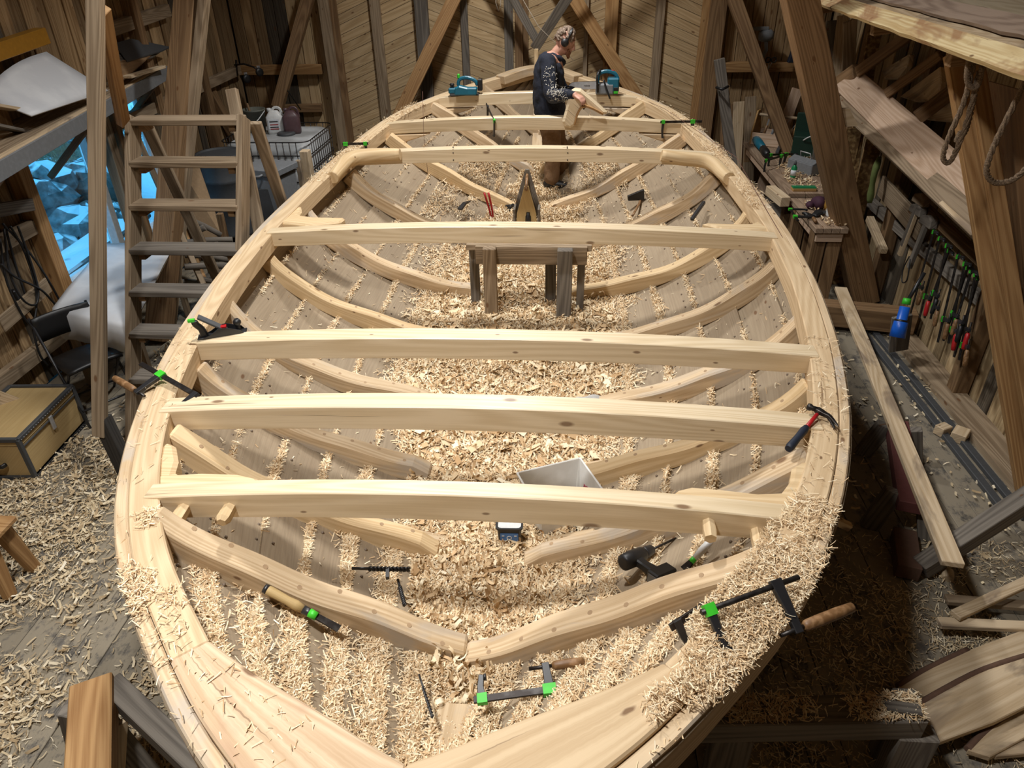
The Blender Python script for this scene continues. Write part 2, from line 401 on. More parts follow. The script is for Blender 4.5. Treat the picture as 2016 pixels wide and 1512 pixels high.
# loose diagonal braces standing against the far wall
def brace(pa, pb, ya, yb, w, h, mat, label, ext=.0, name='brace', z0=None):
    a, b = px(*pa, Y=ya), px(*pb, Y=yb); d = (b-a)
    return bar(name, a-d*ext, b+d*ext*.0, w, h, mat, label, 'brace', up=(0, 1, 0))
def lean(name, p_top, p_bot, y_top, y_bot, w, h, mat, label, cat='timber', extend=True, up=(0, 1, 0)):
    """a timber seen from p_top to p_bot, running down to the floor and up to the roof when extend"""
    a, b = px(*p_top, Y=y_top), px(*p_bot, Y=y_bot); d = (b-a)
    if extend:
        if extend in (True, 'up') and abs(d.z) > 1e-3: a = a + d*((a.z-(ZT-.05))/(-d.z))*-1 if False else a - d*((ZT-.05-a.z)/(-d.z))
        if extend in (True, 'down'): b = b + d*((b.z-.0)/(-d.z))
    return bar(name, a, b, w, h, mat, label, cat, up=up)
# ================================================================== BOAT
BY = [.5, .58, .68, .8, 1.0, 1.2, 1.6, 2.0, 2.4, 2.8, 3.5, 4.3, 5.1, 6.4, 7.0, 7.78, 8.2, 8.57, 9.0, 9.2, 9.5, 9.75, 9.86]
BB = [.015, .11, .235, .37, .60, .79, 1.12, 1.352, 1.52, 1.647, 1.802, 1.906, 1.944, 1.869, 1.791, 1.632, 1.475, 1.252, .918, .732, .42, .15, .015]
KY = [.5, .65, .8, 1.1, 1.5, 1.75, 2.2, 2.7, 4.0, 5.2, 6.5, 7.5, 8.2, 9.0, 9.5, 9.75, 9.86]
KZ = [1.50, 1.34, 1.20, 1.0, .83, .75, .64, .56, .49, .475, .52, .60, .70, 1.0, 1.40, 1.68, 1.80]
def spline(xs, ys):
    n = len(xs); xs = np.array(xs, float); ys = np.array(ys, float); h = np.diff(xs); d = np.diff(ys)/h; m = np.zeros(n)
    m[0], m[-1] = d[0], d[-1]
    for i in range(1, n-1):
        m[i] = 0 if d[i-1]*d[i] <= 0 else 3*(h[i-1]+h[i])/((2*h[i]+h[i-1])/d[i-1]+(h[i]+2*h[i-1])/d[i])
    def f(x):
        x = np.clip(x, xs[0], xs[-1]); i = np.clip(np.searchsorted(xs, x)-1, 0, n-2); t = (x-xs[i])/h[i]
        return (2*t**3-3*t**2+1)*ys[i]+(t**3-2*t**2+t)*h[i]*m[i]+(-2*t**3+3*t**2)*ys[i+1]+(t**3-t**2)*h[i]*m[i+1]
    return f
bfun, kfun = spline(BY, BB), spline(KY, KZ)
def sheer(y): t = (y-4.5)/4.5; return 1.400+.277*t*t+.0525*t
# hull table: stations x girth, girth 0 at the sheer and 1 at the keel
YS = np.concatenate([np.linspace(.5, 1.2, 12)[:-1], np.linspace(1.2, 8.4, 60)[:-1], np.linspace(8.4, 9.86, 22)]); GN = 49
GT = np.zeros((len(YS), GN, 2))
for j, y in enumerate(YS):
    b, zs, zk = float(bfun(y)), sheer(y)-.02, float(kfun(y)); e = min(1, abs(y-4.9)/4.6)
    p, q = 1.02+1.75*min(e, .75)**2, 1.1+1.3*min(e, .75)**2; th = np.linspace(0, math.pi/2, 120)
    x = b*np.cos(th)**p; z = zs-(zs-zk)*np.sin(th)**q
    s_ = np.concatenate([[0], np.cumsum(np.hypot(np.diff(x), np.diff(z)))]); u = np.linspace(0, s_[-1], GN)
    GT[j, :, 0] = np.interp(u, s_, x); GT[j, :, 1] = np.interp(u, s_, z)
def surf(y, g):
    """vectorised: half-breadth and height of the inner hull"""
    y = np.asarray(y, float); g = np.clip(np.asarray(g, float), 0, 1)
    j = np.clip(np.searchsorted(YS, y)-1, 0, len(YS)-2); a = np.clip((y-YS[j])/(YS[j+1]-YS[j]), 0, 1)[..., None]
    k = np.clip((g*(GN-1)).astype(int), 0, GN-2); c = (g*(GN-1)-k)[..., None]
    return (GT[j, k]*(1-a)+GT[j+1, k]*a)*(1-c)+(GT[j, k+1]*(1-a)+GT[j+1, k+1]*a)*c
def S(y, g, side, off=0.0):
    p = surf(y, g); q = surf(y, min(1, g+.02)); r = surf(y, max(0, g-.02)); t = q-r; l = math.hypot(*t)+1e-9
    n = (-(-t[1])/l*-1, t[0]/l)   # inward normal in the section plane
    nx, nz = (t[1]/l, -t[0]/l)
    if nx > 0 or (nz < 0): nx, nz = -abs(nx), abs(nz)
    return Vector((side*max(p[0]+nx*off, 0.0), float(y), p[1]+nz*off))
boat = thing('wooden_boat', 'large open clinker-built wooden boat under construction with pale deck beams', 'boat', (0, 5.0, 0))
NS = 8; GE = [i/NS for i in range(NS+1)]; GE = [g**.97 for g in GE]
for side in (-1, 1):
    for i in range(NS):
        g0, g1 = GE[i], GE[i+1]; mb = MB(); rr = []
        for y in YS:
            w = min(1, float(bfun(y))/.3)
            a = S(y, g0, side, .034*w if i else .02*w); m = S(y, (g0+g1)/2, side, .016*w); b = S(y, min(1, g1+.012), side, -.004*w)
            oa = S(y, g0, side, .004*w if i else -.01); om = S(y, (g0+g1)/2, side, -.014); ob = S(y, min(1, g1+.012), side, -.032)
            rr.append([a, m, b, ob, om, oa] if side < 0 else [a, oa, om, ob, b, m])
        mb.rings(rr, True, True, False); o = mb.build('strake', 'strake', boat)
# keel and stems swept along the profile
ks = [Vector((0, y, float(kfun(y))-.055)) for y in YS if .5 <= y <= 9.86]
MB().sweep(ks, .15, .17).build('keel', 'timber_greybrown', boat)
mb = MB(); st = [Vector((0, y, float(kfun(y))+.05)) for y in np.linspace(8.75, 9.8, 10)]; mb.sweep(st, .14, .14); mb.build('stem_post', 'pine_rib', boat)
mb = MB(); st = [Vector((0, y, float(kfun(y))+.03)) for y in np.linspace(.56, 1.5, 10)]; mb.sweep(st, .12, .10); mb.build('stern_post', 'pine_rib', boat)
# building blocks the boat stands on
for y in (2.3, 4.6, 7.0):
    zk = float(kfun(y))-.17 if y != 4.6 else float(kfun(y))-.145; root = thing('keel_block', {2.3: 'stacked timber blocks under the boat keel beside the near trestle', 4.6: 'stacked timber blocks under the middle of the boat keel', 7.0: 'stacked timber blocks under the far part of the boat keel'}[y], 'block', (0, y, 0))
    n = max(2, int(zk/.12)); 
    for k in range(n): MB().box((0, y, zk*(k+.5)/n), (.45 if k % 2 == 0 else .22, .2 if k % 2 == 0 else .4, zk/n)).build('block', 'timber_grey', root, .005)
# gunwales: plan normal offsets
def plan(y, side, inn):
    h = .01; y = float(y); t = Vector((side*(float(bfun(min(y+h, 9.86)))-float(bfun(max(y-h, .5)))), min(y+h, 9.86)-max(y-h, .5), 0)).normalized()
    n = Vector((-side*t.y, side*t.x, 0)) if True else None
    n = Vector((-side*abs(t.y), t.x*side if False else 0, 0))
    nn = Vector((-t.y, t.x, 0)); nn = nn if nn.x*side < 0 else -nn
    p = Vector((side*float(bfun(y)), y, sheer(y))) + nn*inn
    if p.x*side < 0: p.x = 0
    return p
def rail(name, y0, y1, side, a, b, zt, zb, mat, n=40, wide=None):
    mb = MB(); rr = []
    for k, y in enumerate(np.linspace(y0, y1, n)):
        bb = b if wide is None else wide(y); p, q = plan(y, side, a), plan(y, side, bb)
        rr.append([p+Vector((0, 0, zt)), q+Vector((0, 0, zt)), q+Vector((0, 0, zb)), p+Vector((0, 0, zb))])
    mb.rings(rr, True, True, False); return mb.build(name, mat, boat, .006)
BEAM_Y = [1.912, 2.514, 3.176, 4.845, 6.72, 7.657, 8.513]
for side in (-1, 1):
    rail('gunwale_strake', .52, 9.84, side, .0, .045, -.004, -.17, 'pine_rib', 90)
    for a, b in ((1.163, 3.35), (3.353, 6.45), (6.453, 8.75), (8.753, 9.78)): rail('inwale', a, b, side, .047, .155, .004, -.125, 'pine_gun', 40)
# wide grown breasthook arms at the near end
for side in (-1, 1):
    rail('breasthook', .56, 1.16, side, .047, .2, .012, -.12, 'breasthook' if side < 0 else 'pine_gun', 26, wide=lambda y: .155+.36*(1.16-y))
MB().sweep(cut([plan(9.35, -1, .16)+Vector((0, 0, -.02)), plan(9.6, -1, .15)+Vector((0, 0, -.01)), Vector((0, 9.58, sheer(9.7)-.01)), plan(9.6, 1, .15)+Vector((0, 0, -.01)), plan(9.35, 1, .16)+Vector((0, 0, -.02))], 20), .16, .10).build('breasthook', 'pine_rib', boat, .008)
# deck beams with camber
def beam_pt(y, x, top=True):
    e = float(bfun(y))-.12; return sheer(y)+.012+.062*(1-(x/e)**2)
BW, BH = .115, .122
for i, y in enumerate(BEAM_Y):
    e = float(bfun(y))-.115; mb = MB(); rr = []; w = .082 if i == 0 else BW; h0 = BH if i < 4 else .125
    for k, x in enumerate(np.linspace(-e, e, 25)):
        z = beam_pt(y, x); h = h0*(1-.14*(x/e)**2); rr.append([Vector((x, y-w*.1, z-h)), Vector((x, y-w*.1, z)), Vector((x, y+w*.9, z)), Vector((x, y+w*.9, z-h))])
    mb.rings(rr, True, True, False); bo = mb.build('deck_beam', 'pine_beam', boat, .004)
    if i == 0:
        for X_, Y_ in ((352, 1018), (443, 1017), (1397, 1048), (1493, 1066)):
            p = px(X_, Y_, Y=y-w*.1-.045); a = random.random()
            MB().lathe([(.022, .07), (.026, .02), (.027, -.012), (.018, -.03)] if X_ < 1000 else [(.022, .07), (.025, .0), (.022, -.03)], p, (0.04, .98, .08), 6, False).build('peg', 'pine_fresh', bo)
    if i == 4:
        for X_ in (893, 1118):
            for dy in (-13, -2, 12): MB().lathe([(.006, .01), (.006, -.004)], px(X_+random.uniform(-2, 2), 303+dy, Y=y-w*.1), (0, 1, 0), 8).build('bolt_hole', 'black_metal', bo)
# ribs: sawn frames along the planking
def ribcurve(y, side, ga, gb, off, n=26, y2=None):
    return [S(y+(0 if y2 is None else (y2-y)*k/(n-1)), ga+(gb-ga)*k/(n-1), side, off) for k in range(n)]
def rib(y, side, ga, gb, depth, w, mat='pine_rib', foot=.035, name='rib', end=True, plugs=True):
    n = 28; mb = MB(); rr = []; ins = []
    for k in range(n):
        g = ga+(gb-ga)*k/(n-1); t = k/(n-1); wob = .010*math.sin(t*7+y*9+side)+.007*math.sin(t*17+y*5)
        d = depth*(1.0+.10*math.sin(t*3.1+y))+wob
        if end and t > .93: d *= 1-.35*((t-.93)/.07)
        a = S(y, g, side, foot*.4); b = S(y, g, side, foot+d); ww = w*(1+.08*math.sin(t*5+y*3))
        a0, a1 = a+Vector((0, -ww/2, 0)), a+Vector((0, ww/2, 0)); b0, b1 = b+Vector((0, -ww*.47, 0)), b+Vector((0, ww*.47, 0)); ins.append(b)
        rr.append([a0, b0, b1, a1])
    mb.rings(rr, True, True, False); o = mb.build(name, mat, boat, .010)
    if plugs:
        mp = MB(); 
        for k in range(3, n-2, 3):
            b = ins[k]; nrm = (ins[k]-S(y, ga+(gb-ga)*k/(n-1), side, 0)).normalized(); q = b+Vector((0, random.uniform(-.3, .3)*w, 0)); mp.lathe([(.0105, -.004), (.0105, .001)], q, nrm, 8)
        mp.build('treenails', 'knot_plug', o)['kind'] = 'stuff'
    return o
#       y     ga   gbL  gbR  depth width
RIBS = [(1.80, .07, 1.0, 1.0, .105, .105), (2.44, .08, .86, .88, .10, .10), (3.10, .08, .80, .84, .10, .10), (3.86, .05, .80, .80, .10, .115), (4.78, .08, .86, .86, .10, .10),
        (5.66, .06, .84, .84, .10, .11), (6.62, .09, .82, .84, .10, .11), (7.58, .09, .90, .92, .10, .11), (8.44, .08, .95, .95, .10, .11), (9.12, .08, .98, .98, .09, .10)]
for i, (y, ga, gl, gr, d, w) in enumerate(RIBS):
    for side, gb in ((-1, gl), (1, gr)):
        rib(y+(.0 if side < 0 else -.03), side, ga, gb, d, w, 'pine_rib' if (i+side) % 3 else 'pine_fresh', foot=.03, end=i > 0)
    if 1 <= i <= 7:   # floor timber across the keel
        mb = MB(); rr = []
        for k in range(21):
            t = -1+2*k/20; g = 1-abs(t)*.30; p = S(y+w*.9, g, -1 if t < 0 else 1, 0); zz = p.z+.075*(1-.3*abs(t)); y0 = y+w*.9
            rr.append([Vector((p.x, y0-.05, p.z)), Vector((p.x, y0-.05, zz)), Vector((p.x, y0+.05, zz)), Vector((p.x, y0+.05, p.z))])
        mb.rings(rr, True, True, False).build('floor_timber', 'pine_rib', boat, .008)
wood('rib_grey', (.50, .49, .46), (.30, .29, .28), knots=.1, var=.02, rough=.7); rib(3.83, 1, .66, .81, .108, .125, 'rib_grey', foot=.03, name='rib_end', plugs=False)
# knees: flat grown crooks behind the near beam, in the plane of the deck
def flat_knee(pts, z, thick, mat='pine_fresh', name='lodging_knee'):
    return MB().prism([px(a, b, z=z) for a, b in pts], (0, 0, 1), thick).build(name, mat, boat, .015)
zk1 = sheer(2.1)-.005
flat_knee([(290, 958), (292, 942), (310, 936), (312, 905), (318, 875), (332, 868), (345, 876), (350, 905), (342, 931), (400, 928), (470, 930), (505, 938), (518, 952), (515, 962)], zk1, .085)
flat_knee([(1326, 976), (1330, 962), (1360, 955), (1420, 960), (1490, 968), (1540, 966), (1556, 945), (1560, 918), (1580, 906), (1600, 908), (1603, 935), (1598, 968), (1585, 1002), (1450, 990)], zk1, .085)
zk2 = sheer(5.05)+.0
flat_knee([(540, 436), (560, 414), (580, 402), (592, 404), (594, 414), (588, 423), (620, 427), (680, 428), (670, 436), (600, 442)], zk2, .09)
flat_knee([(1380, 438), (1440, 440), (1478, 440), (1492, 434), (1510, 446), (1520, 452), (1480, 452), (1420, 448)], zk2, .09)
# hanging branch knees in front of the fifth beam
for side, pts, rad in ((-1, [(788, 304), (745, 306), (705, 309), (682, 318), (668, 334), (655, 350)], [.052, .066, .068, .066, .058, .054]), (1, [(1302, 306), (1340, 312), (1385, 316), (1408, 326), (1424, 342), (1436, 352)], [.05, .062, .064, .064, .06, .054])):
    P = [px(a, b, Y=6.72-.075-(0, .0, .02, .12, .30, .46)[k]) for k, (a, b) in enumerate(pts)]
    MB().tube(cut(P, 18), [float(np.interp(k/17*5, range(6), rad)) for k in range(18)], 10, True, True, 1.0).build('branch_knee', 'pine_fresh', boat)
# small knees under the far beams
for side in (-1, 1):
    for y in (7.66, 8.51):
        e = float(bfun(y))-.16
        MB().prism([Vector((side*e, y-.02, sheer(y)-.10)), Vector((side*(e-.42), y-.02, sheer(y)-.09)), Vector((side*(e-.16), y-.02, sheer(y)-.17)), Vector((side*(e-.09), y-.02, sheer(y)-.32))], (0, -1, 0), .09).build('hanging_knee', 'pine_rib', boat, .008)
# iron rivet heads along the plank laps
mr = MB()
for side in (-1, 1):
    for i in range(1, NS):
        for y in np.arange(1.6, 9.0, .105):
            if random.random() < .25: continue
            for dg in ((-.012, ) if random.random() < .4 else (-.012, .03)):
                yy = y+random.uniform(-.012, .012); g = GE[i]+dg; off = .034 if dg > 0 else .004
                c = S(yy, g, side, off*.9); nrm = (S(yy, g, side, off+.02)-c).normalized(); mr.lathe([(.0075, -.004), (.0068, .003), (.003, .006)], c, nrm, 5, False)
mr.build('rivets', 'rivet', boat, fix=False)['kind'] = 'stuff'
# ================================================================== SHAVINGS
shavemat('shaving', [(0, (.47, .30, .15)), (.25, (.66, .47, .27)), (.6, (.78, .62, .40)), (1, (.90, .80, .60))])
shavemat('shaving_floor', [(0, (.38, .27, .15)), (.35, (.56, .43, .26)), (.75, (.70, .58, .38)), (1, (.86, .77, .60))])
def bedmat(name, c0, c1, c2):
    m, nt, ns, ln, bs = newmat(name); tc = N(ns, 'ShaderNodeTexCoord')
    v = N(ns, 'ShaderNodeTexVoronoi'); v.inputs['Scale'].default_value = 70; v.inputs['Randomness'].default_value = 1
    nz = N(ns, 'ShaderNodeTexNoise'); nz.inputs['Scale'].default_value = 45; nz.inputs['Detail'].default_value = 8; nz.inputs['Roughness'].default_value = .75; nz.inputs['Distortion'].default_value = 1.5
    ln.new(tc.outputs['Object'], nz.inputs['Vector']); ln.new(tc.outputs['Object'], v.inputs['Vector'])
    ln.new(ramp(ns, ln, v.outputs['Color'], [(.15, c0), (.5, c1), (.85, c2)]), bs.inputs['Base Color']); bs.inputs['Roughness'].default_value = .85; bs.inputs['Specular IOR Level'].default_value = .1
    bp = N(ns, 'ShaderNodeBump'); bp.inputs['Strength'].default_value = .8; bp.inputs['Distance'].default_value = .012; ln.new(nz.outputs[0], bp.inputs['Height']); ln.new(bp.outputs[0], bs.inputs['Normal'])
    MATS[name] = m
bedmat('shaving_bed', (.50, .36, .20), (.60, .45, .27), (.72, .57, .36))
def unit(a): return a/(np.linalg.norm(a, axis=1, keepdims=True)+1e-9)
class Strips:
    def __init__(s): s.V, s.n = [], 0
    def add(s, P, Nn, L, W, curl, tilt=.35, lift=.004, seg=3):
        n = len(P)
        if n == 0: return
        P = np.asarray(P, float); Nn = unit(np.asarray(Nn, float)); rnd = RNG.normal(size=(n, 3)); T = unit(np.cross(Nn, rnd)); 
        T = unit(T+Nn*RNG.normal(scale=tilt, size=(n, 1))); B = unit(np.cross(Nn, T)); B = unit(B+Nn*RNG.normal(scale=.5, size=(n, 1))); U = np.cross(T, B)
        U *= np.sign((U*Nn).sum(1, keepdims=True)+1e-9)
        l = RNG.uniform(*L, size=(n, 1)); w = RNG.uniform(*W, size=(n, 1))/2; k = RNG.uniform(*curl, size=(n, 1))*RNG.choice([-1, 1, 1], size=(n, 1))
        c = P+Nn*(lift*RNG.uniform(.2, 1.8, size=(n, 1))+w*.6); ring = []
        for i in range(seg+1):
            a = (i/seg-.5)*k; r = l/np.where(np.abs(k) < .05, .05, k)
            q = c+T*(np.sin(a)*r)+U*((1-np.cos(a))*r)*.9+B*(l*.12*(i/seg-.5)*np.sign(k)); ring.append(np.stack([q-B*w, q+B*w], 1))
        s.V.append((np.stack(ring, 1).reshape(n, -1, 3), seg)); s.n += n
    def build(s, name, mat, label, cat, parent=None):
        vs, fs, off = [], [], 0
        for A, seg in s.V:
            n, m, _ = A.shape; vs.append(A.reshape(-1, 3)); q = np.array([[2*i, 2*i+1, 2*i+3, 2*i+2] for i in range(seg)])
            fs.append((off+np.arange(n)[:, None, None]*m+q[None]).reshape(-1, 4)); off += n*m
        v = np.concatenate(vs); f = np.concatenate(fs); me = bpy.data.meshes.new(name); me.vertices.add(len(v)); me.loops.add(f.size); me.polygons.add(len(f))
        me.vertices.foreach_set('co', v.astype(np.float32).ravel()); me.loops.foreach_set('vertex_index', f.astype(np.int32).ravel())
        me.polygons.foreach_set('loop_start', np.arange(0, f.size, 4, dtype=np.int32)); me.polygons.foreach_set('use_smooth', np.ones(len(f), bool)); me.update(calc_edges=True); me.validate()
        me.materials.append(MATS[mat]); o = bpy.data.objects.new(name, me); link(o); o['kind'] = 'stuff'
        if parent is not None: o.parent = parent
        return tag(o, label, cat)
def vnoise(x, y, seed=0.0):
    """cheap smooth 2D value noise, vectorised, about -1..1"""
    x = np.asarray(x, float)+seed*7.3; y = np.asarray(y, float)+seed*3.1; out = 0
    for k, (fx, fy, a) in enumerate(((1, 1, .5), (2.1, 1.9, .3), (4.3, 4.1, .2))):
        X, Y = x*fx, y*fy; xi, yi = np.floor(X), np.floor(Y); u, v = X-xi, Y-yi; u = u*u*(3-2*u); v = v*v*(3-2*v)
        def h(i, j): t = np.sin(i*127.1+j*311.7+k*17.3+seed)*43758.5453; return t-np.floor(t)
        out = out+a*2*((h(xi, yi)*(1-u)+h(xi+1, yi)*u)*(1-v)+(h(xi, yi+1)*(1-u)+h(xi+1, yi+1)*u)*v-.5)
    return out*1.6
def hull_pts(y, g, side, off=.012):
    p = surf(y, g); q = surf(y, np.minimum(1, g+.015)); r = surf(y, np.maximum(0, g-.015)); t = q-r; l = np.hypot(t[:, 0], t[:, 1])+1e-9
    nx, nz = -np.abs(t[:, 1])/l, np.abs(t[:, 0])/l
    return np.stack([side*np.maximum(0, p[:, 0]+nx*off), y, p[:, 1]+nz*off], 1), np.stack([side*nx, 0*nx, nz], 1)
def girth(y): a = surf(y, np.linspace(0, 1, 30)); return float(np.hypot(*(np.diff(a, axis=0).T)).sum())
GL = np.array([girth(y) for y in np.linspace(.6, 9.6, 40)])
def gl(y): return np.interp(y, np.linspace(.6, 9.6, 40), GL)
# --- bed in the bottom of the boat and banks on the laps
def bed_h(y): return np.interp(y, [.7, 1.2, 1.7, 2.2, 3, 5, 7, 8.4, 9], [.02, .035, .05, .09, .085, .085, .11, .10, .03])
bed = MB(); ys = np.linspace(.72, 8.9, 150); rows = []
for y in ys:
    h = float(bed_h(y)); gs = np.linspace(1, .3, 60); p = surf(np.full(60, y), gs); zb = float(kfun(y))+h; xw = float(np.interp(zb, p[:, 1], p[:, 0])); row = []
    for t in np.linspace(-1, 1, 37):
        x = t*xw; z = zb+.022*float(vnoise(x*5, y*5, 3))*(1-t**4)-(.02 if abs(t) > .98 else 0)+.03*abs(t)**3; row.append((x, y, z))
    rows.append(row)
bed.rings(rows, False, False, True); bo = bed.build('shavings_bed', 'shaving_bed'); tag(bo, 'deep bed of pale wood shavings lying along the boat bottom', 'shavings', kind='stuff')
bank = MB()
def bankw(y, i, side):
    n = vnoise(np.asarray(y)*1.7+i*5.3, np.full_like(np.asarray(y, float), side*4.0+i*2.7), 5)
    base = np.where(np.asarray(y) < 1.78, .085, np.where(np.asarray(y) < 3.1, .050, .034))
    lo = np.clip((i-1)/3, .35, 1.25); w = base*lo*np.clip(.55+.75*n, 0, 1.5); return np.where((np.asarray(y) < .95) | (np.asarray(y) > 8.9), 0, w)
for side in (-1, 1):
    for i in range(1, NS):
        rr = []; yy = np.linspace(.95, 8.9, 260); ww = bankw(yy, i, side)
        for y, w in zip(yy, ww):
            G = float(gl(y)); w = float(w); jit = random.uniform(.85, 1.15)
            a = S(y, GE[i]+.004, side, .030); b = S(y, max(0, GE[i]-w*.5*jit/G), side, .026*min(1, w/.02)); c = S(y, max(0, GE[i]-w*1.15*jit/G), side, .004 if w > .006 else -.01)
            if w < .004: a = S(y, GE[i]+.004, side, .005)
            rr.append([a, b, c])
        bank.rings(rr, False, False, True)
bk = bank.build('shavings_bank', 'shaving_bed'); tag(bk, 'pale wood shavings banked on the plank laps inside the boat', 'shavings', kind='stuff')
st = Strips()
for side in (-1, 1):
    # on the laps
    n = 150000; y = .95+(8.9-.95)*RNG.random(n)**1.25; i = RNG.integers(1, NS, n); w = np.zeros(n)
    for k in range(1, NS): m = i == k; w[m] = bankw(y[m], k, side)
    keep = RNG.random(n) < np.clip(w/.06, 0, 1)*.85; y, i, w = y[keep], i[keep], w[keep]
    g = np.array(GE)[i]-(np.abs(RNG.normal(scale=.55, size=len(y)))*w*1.05-.006)/gl(y); P, Nn = hull_pts(y, np.clip(g, 0, 1), side, .026)
    near = y < 2.4; st.add(P[near], Nn[near], (.018, .048), (.0022, .0048), (.05, .9), .42, .008); st.add(P[~near], Nn[~near], (.022, .06), (.003, .007), (.1, 1.6), .4, .008, 2)
    # loose over the near end
    n = 60000; y = .9+.95*RNG.random(n); g = RNG.random(n)**.8; d = vnoise(y*4, g*7, 9+side)+.45*(g-.35)
    fr = (g**(1/.97)*NS) % 1; keep = RNG.random(n) < np.clip(.36+.75*d, .03, .95)*np.where((fr > .05) & (fr < .52), .07, 1.0); P, Nn = hull_pts(y[keep], g[keep], side, .016); st.add(P, Nn, (.018, .045), (.002, .0046), (.05, .9), .45, .008)
    # scattered thinly over the planks
    n = 9000; y = 1.9+6.6*RNG.random(n); g = RNG.random(n); keep = RNG.random(n) < .10+.35*np.clip(vnoise(y*3, g*4, 2+side)+g-.6, 0, 1); P, Nn = hull_pts(y[keep], g[keep], side, .014); st.add(P, Nn, (.02, .05), (.002, .006), (.1, 1.2), .3, .006, 2)
    # ragged edge of the bed climbing the planks
    n = 15000; y = 1.9+4.8*RNG.random(n); yk = np.linspace(1.8, 6.8, 40); gk = [float(np.interp(-(float(kfun(q))+float(bed_h(q))), -surf(np.full(60, q), np.linspace(.2, 1, 60))[:, 1], np.linspace(.2, 1, 60))) for q in yk]
    g = np.interp(y, yk, gk)+.03-np.abs(RNG.normal(scale=.05, size=n))*(1+.9*vnoise(y*2.5, y*0, side+50)); P, Nn = hull_pts(y, np.clip(g, 0, 1), side, .016); st.add(P, Nn, (.025, .07), (.003, .009), (.2, 2.4), .4, .01, 2)
    # fluffy drifts in the far half
    n = 16000; y = 6.7+1.6*RNG.random(n); g = .45+.5*RNG.random(n); d = vnoise(y*2.3, g*5, 21+side); keep = RNG.random(n) < np.clip(.2+.8*d, 0, .8); P, Nn = hull_pts(y[keep], g[keep], side, .03); st.add(P, Nn, (.03, .07), (.003, .007), (.3, 2.2), .6, .02, 2)
def bedpts(n, y0, y1, edge=1.0):
    y = y0+(y1-y0)*RNG.random(n); t = RNG.uniform(-edge, edge, n); h = bed_h(y); xs = np.zeros(n)
    yk = np.linspace(.7, 8.95, 80); xk = []
    for q in yk: p = surf(np.full(60, q), np.linspace(1, .3, 60)); xk.append(np.interp(float(kfun(q))+float(bed_h(q)), p[:, 1], p[:, 0]))
    xs = t*np.interp(y, yk, xk); z = kfun(y)+h+.022*vnoise(xs*5, y*5, 3)+.03*np.abs(t)**3
    return np.stack([xs, y, z], 1), np.tile([0, 0, 1.0], (n, 1))
P, Nn = bedpts(14000, .8, 1.75); st.add(P, Nn, (.02, .05), (.0025, .006), (.1, 1.2), .4, .010)
P, Nn = bedpts(22000, 1.75, 3.2); st.add(P, Nn, (.025, .07), (.003, .009), (.3, 2.6), .45, .012)
P, Nn = bedpts(26000, 3.2, 6.2); st.add(P, Nn, (.03, .09), (.004, .012), (.3, 3.0), .42, .012)
P, Nn = bedpts(12000, 6.2, 8.8); st.add(P, Nn, (.03, .08), (.004, .010), (.3, 3.0), .5, .02, 2)
P, Nn = bedpts(900, 1.5, 6.2); st.add(P, Nn, (.08, .20), (.008, .018), (2.5, 7.5), .35, .02, 7)
P, Nn = bedpts(700, 2.6, 6.0); st.add(P, Nn, (.05, .12), (.02, .045), (.1, .8), .2, .015, 2)
st.build('wood_shavings', 'shaving', 'thousands of thin curled wood shavings strewn inside the boat', 'shavings')
# --- on the gunwales
sg = Strips()
def on_rail(n, y0, y1, side, dens, L=(.015, .042), W=(.0018, .004), a=0, b=.17, lift=.006):
    y = y0+(y1-y0)*RNG.random(n); u = a+(b-a)*RNG.random(n); k = dens(y, u) if callable(dens) else dens; keep = RNG.random(n) < k; P = np.array([plan(q, side, r)+Vector((0, 0, .008)) for q, r in zip(y[keep], u[keep])]).reshape(-1, 3)
    sg.add(P, np.tile([0, 0, 1.0], (len(P), 1)), L, W, (.05, .9), .45, lift)
on_rail(2600, 1.30, 1.78, -1, lambda y, u: np.clip(.25+.8*vnoise(y*6, u*9, 1)-.0*u, 0, .9))
on_rail(900, .8, 1.3, -1, lambda y, u: np.clip(.1+.5*vnoise(y*6, u*9, 4), 0, .7), b=.3)
for k in range(4): on_rail(7000, 1.02, 1.80, 1, lambda y, u: np.clip(1.15-abs(y-1.48)*2.7+.4*vnoise(y*6, u*9, 2)-abs(u-.07)*3.0, 0, 1), lift=.005+.007*k, a=-.02, b=.19, L=(.010, .030), W=(.0015, .0034))
on_rail(1200, 1.8, 2.0, 1, .4); on_rail(700, 1.95, 3.4, 1, .3); on_rail(500, 1.95, 3.4, -1, .15)
for s_, y0, y1, n in ((-1, 6.0, 8.4, 2600), (1, 5.4, 8.6, 4200)): on_rail(n, y0, y1, s_, lambda y, u: np.clip(.3+.6*vnoise(y*3, u*5, s_), 0, .8), (.02, .05), (.002, .004))
sg.build('gunwale_shavings', 'shaving', 'fine pale shavings lying along the top of the boat gunwales', 'shavings')
# --- on the floor
sf = Strips()
def on_floor(n, x0, x1, y0, y1, dens, L, W, curl=(.2, 2.2), z=.006, tilt=.35):
    x = x0+(x1-x0)*RNG.random(n); y = y0+(y1-y0)*RNG.random(n); keep = RNG.random(n) < dens(x, y); P = np.stack([x[keep], y[keep], np.full(keep.sum(), z)], 1); sf.add(P, np.tile([0, 0, 1.0], (len(P), 1)), L, W, curl, tilt, .006, 2)
dl = lambda x, y: np.clip(.5+.75*vnoise(x*1.6, y*1.6, 11), .03, .9)
on_floor(46000, -3.95, -.9, .8, 4.2, dl, (.012, .05), (.0015, .007)); on_floor(13000, -3.95, -.9, .8, 4.2, dl, (.03, .09), (.006, .017), (.2, 2.5))
on_floor(5000, -3.4, -1.6, 4.2, 6.5, lambda x, y: np.clip(.15+.4*vnoise(x*2, y*2, 5), 0, .6), (.03, .08), (.004, .02))
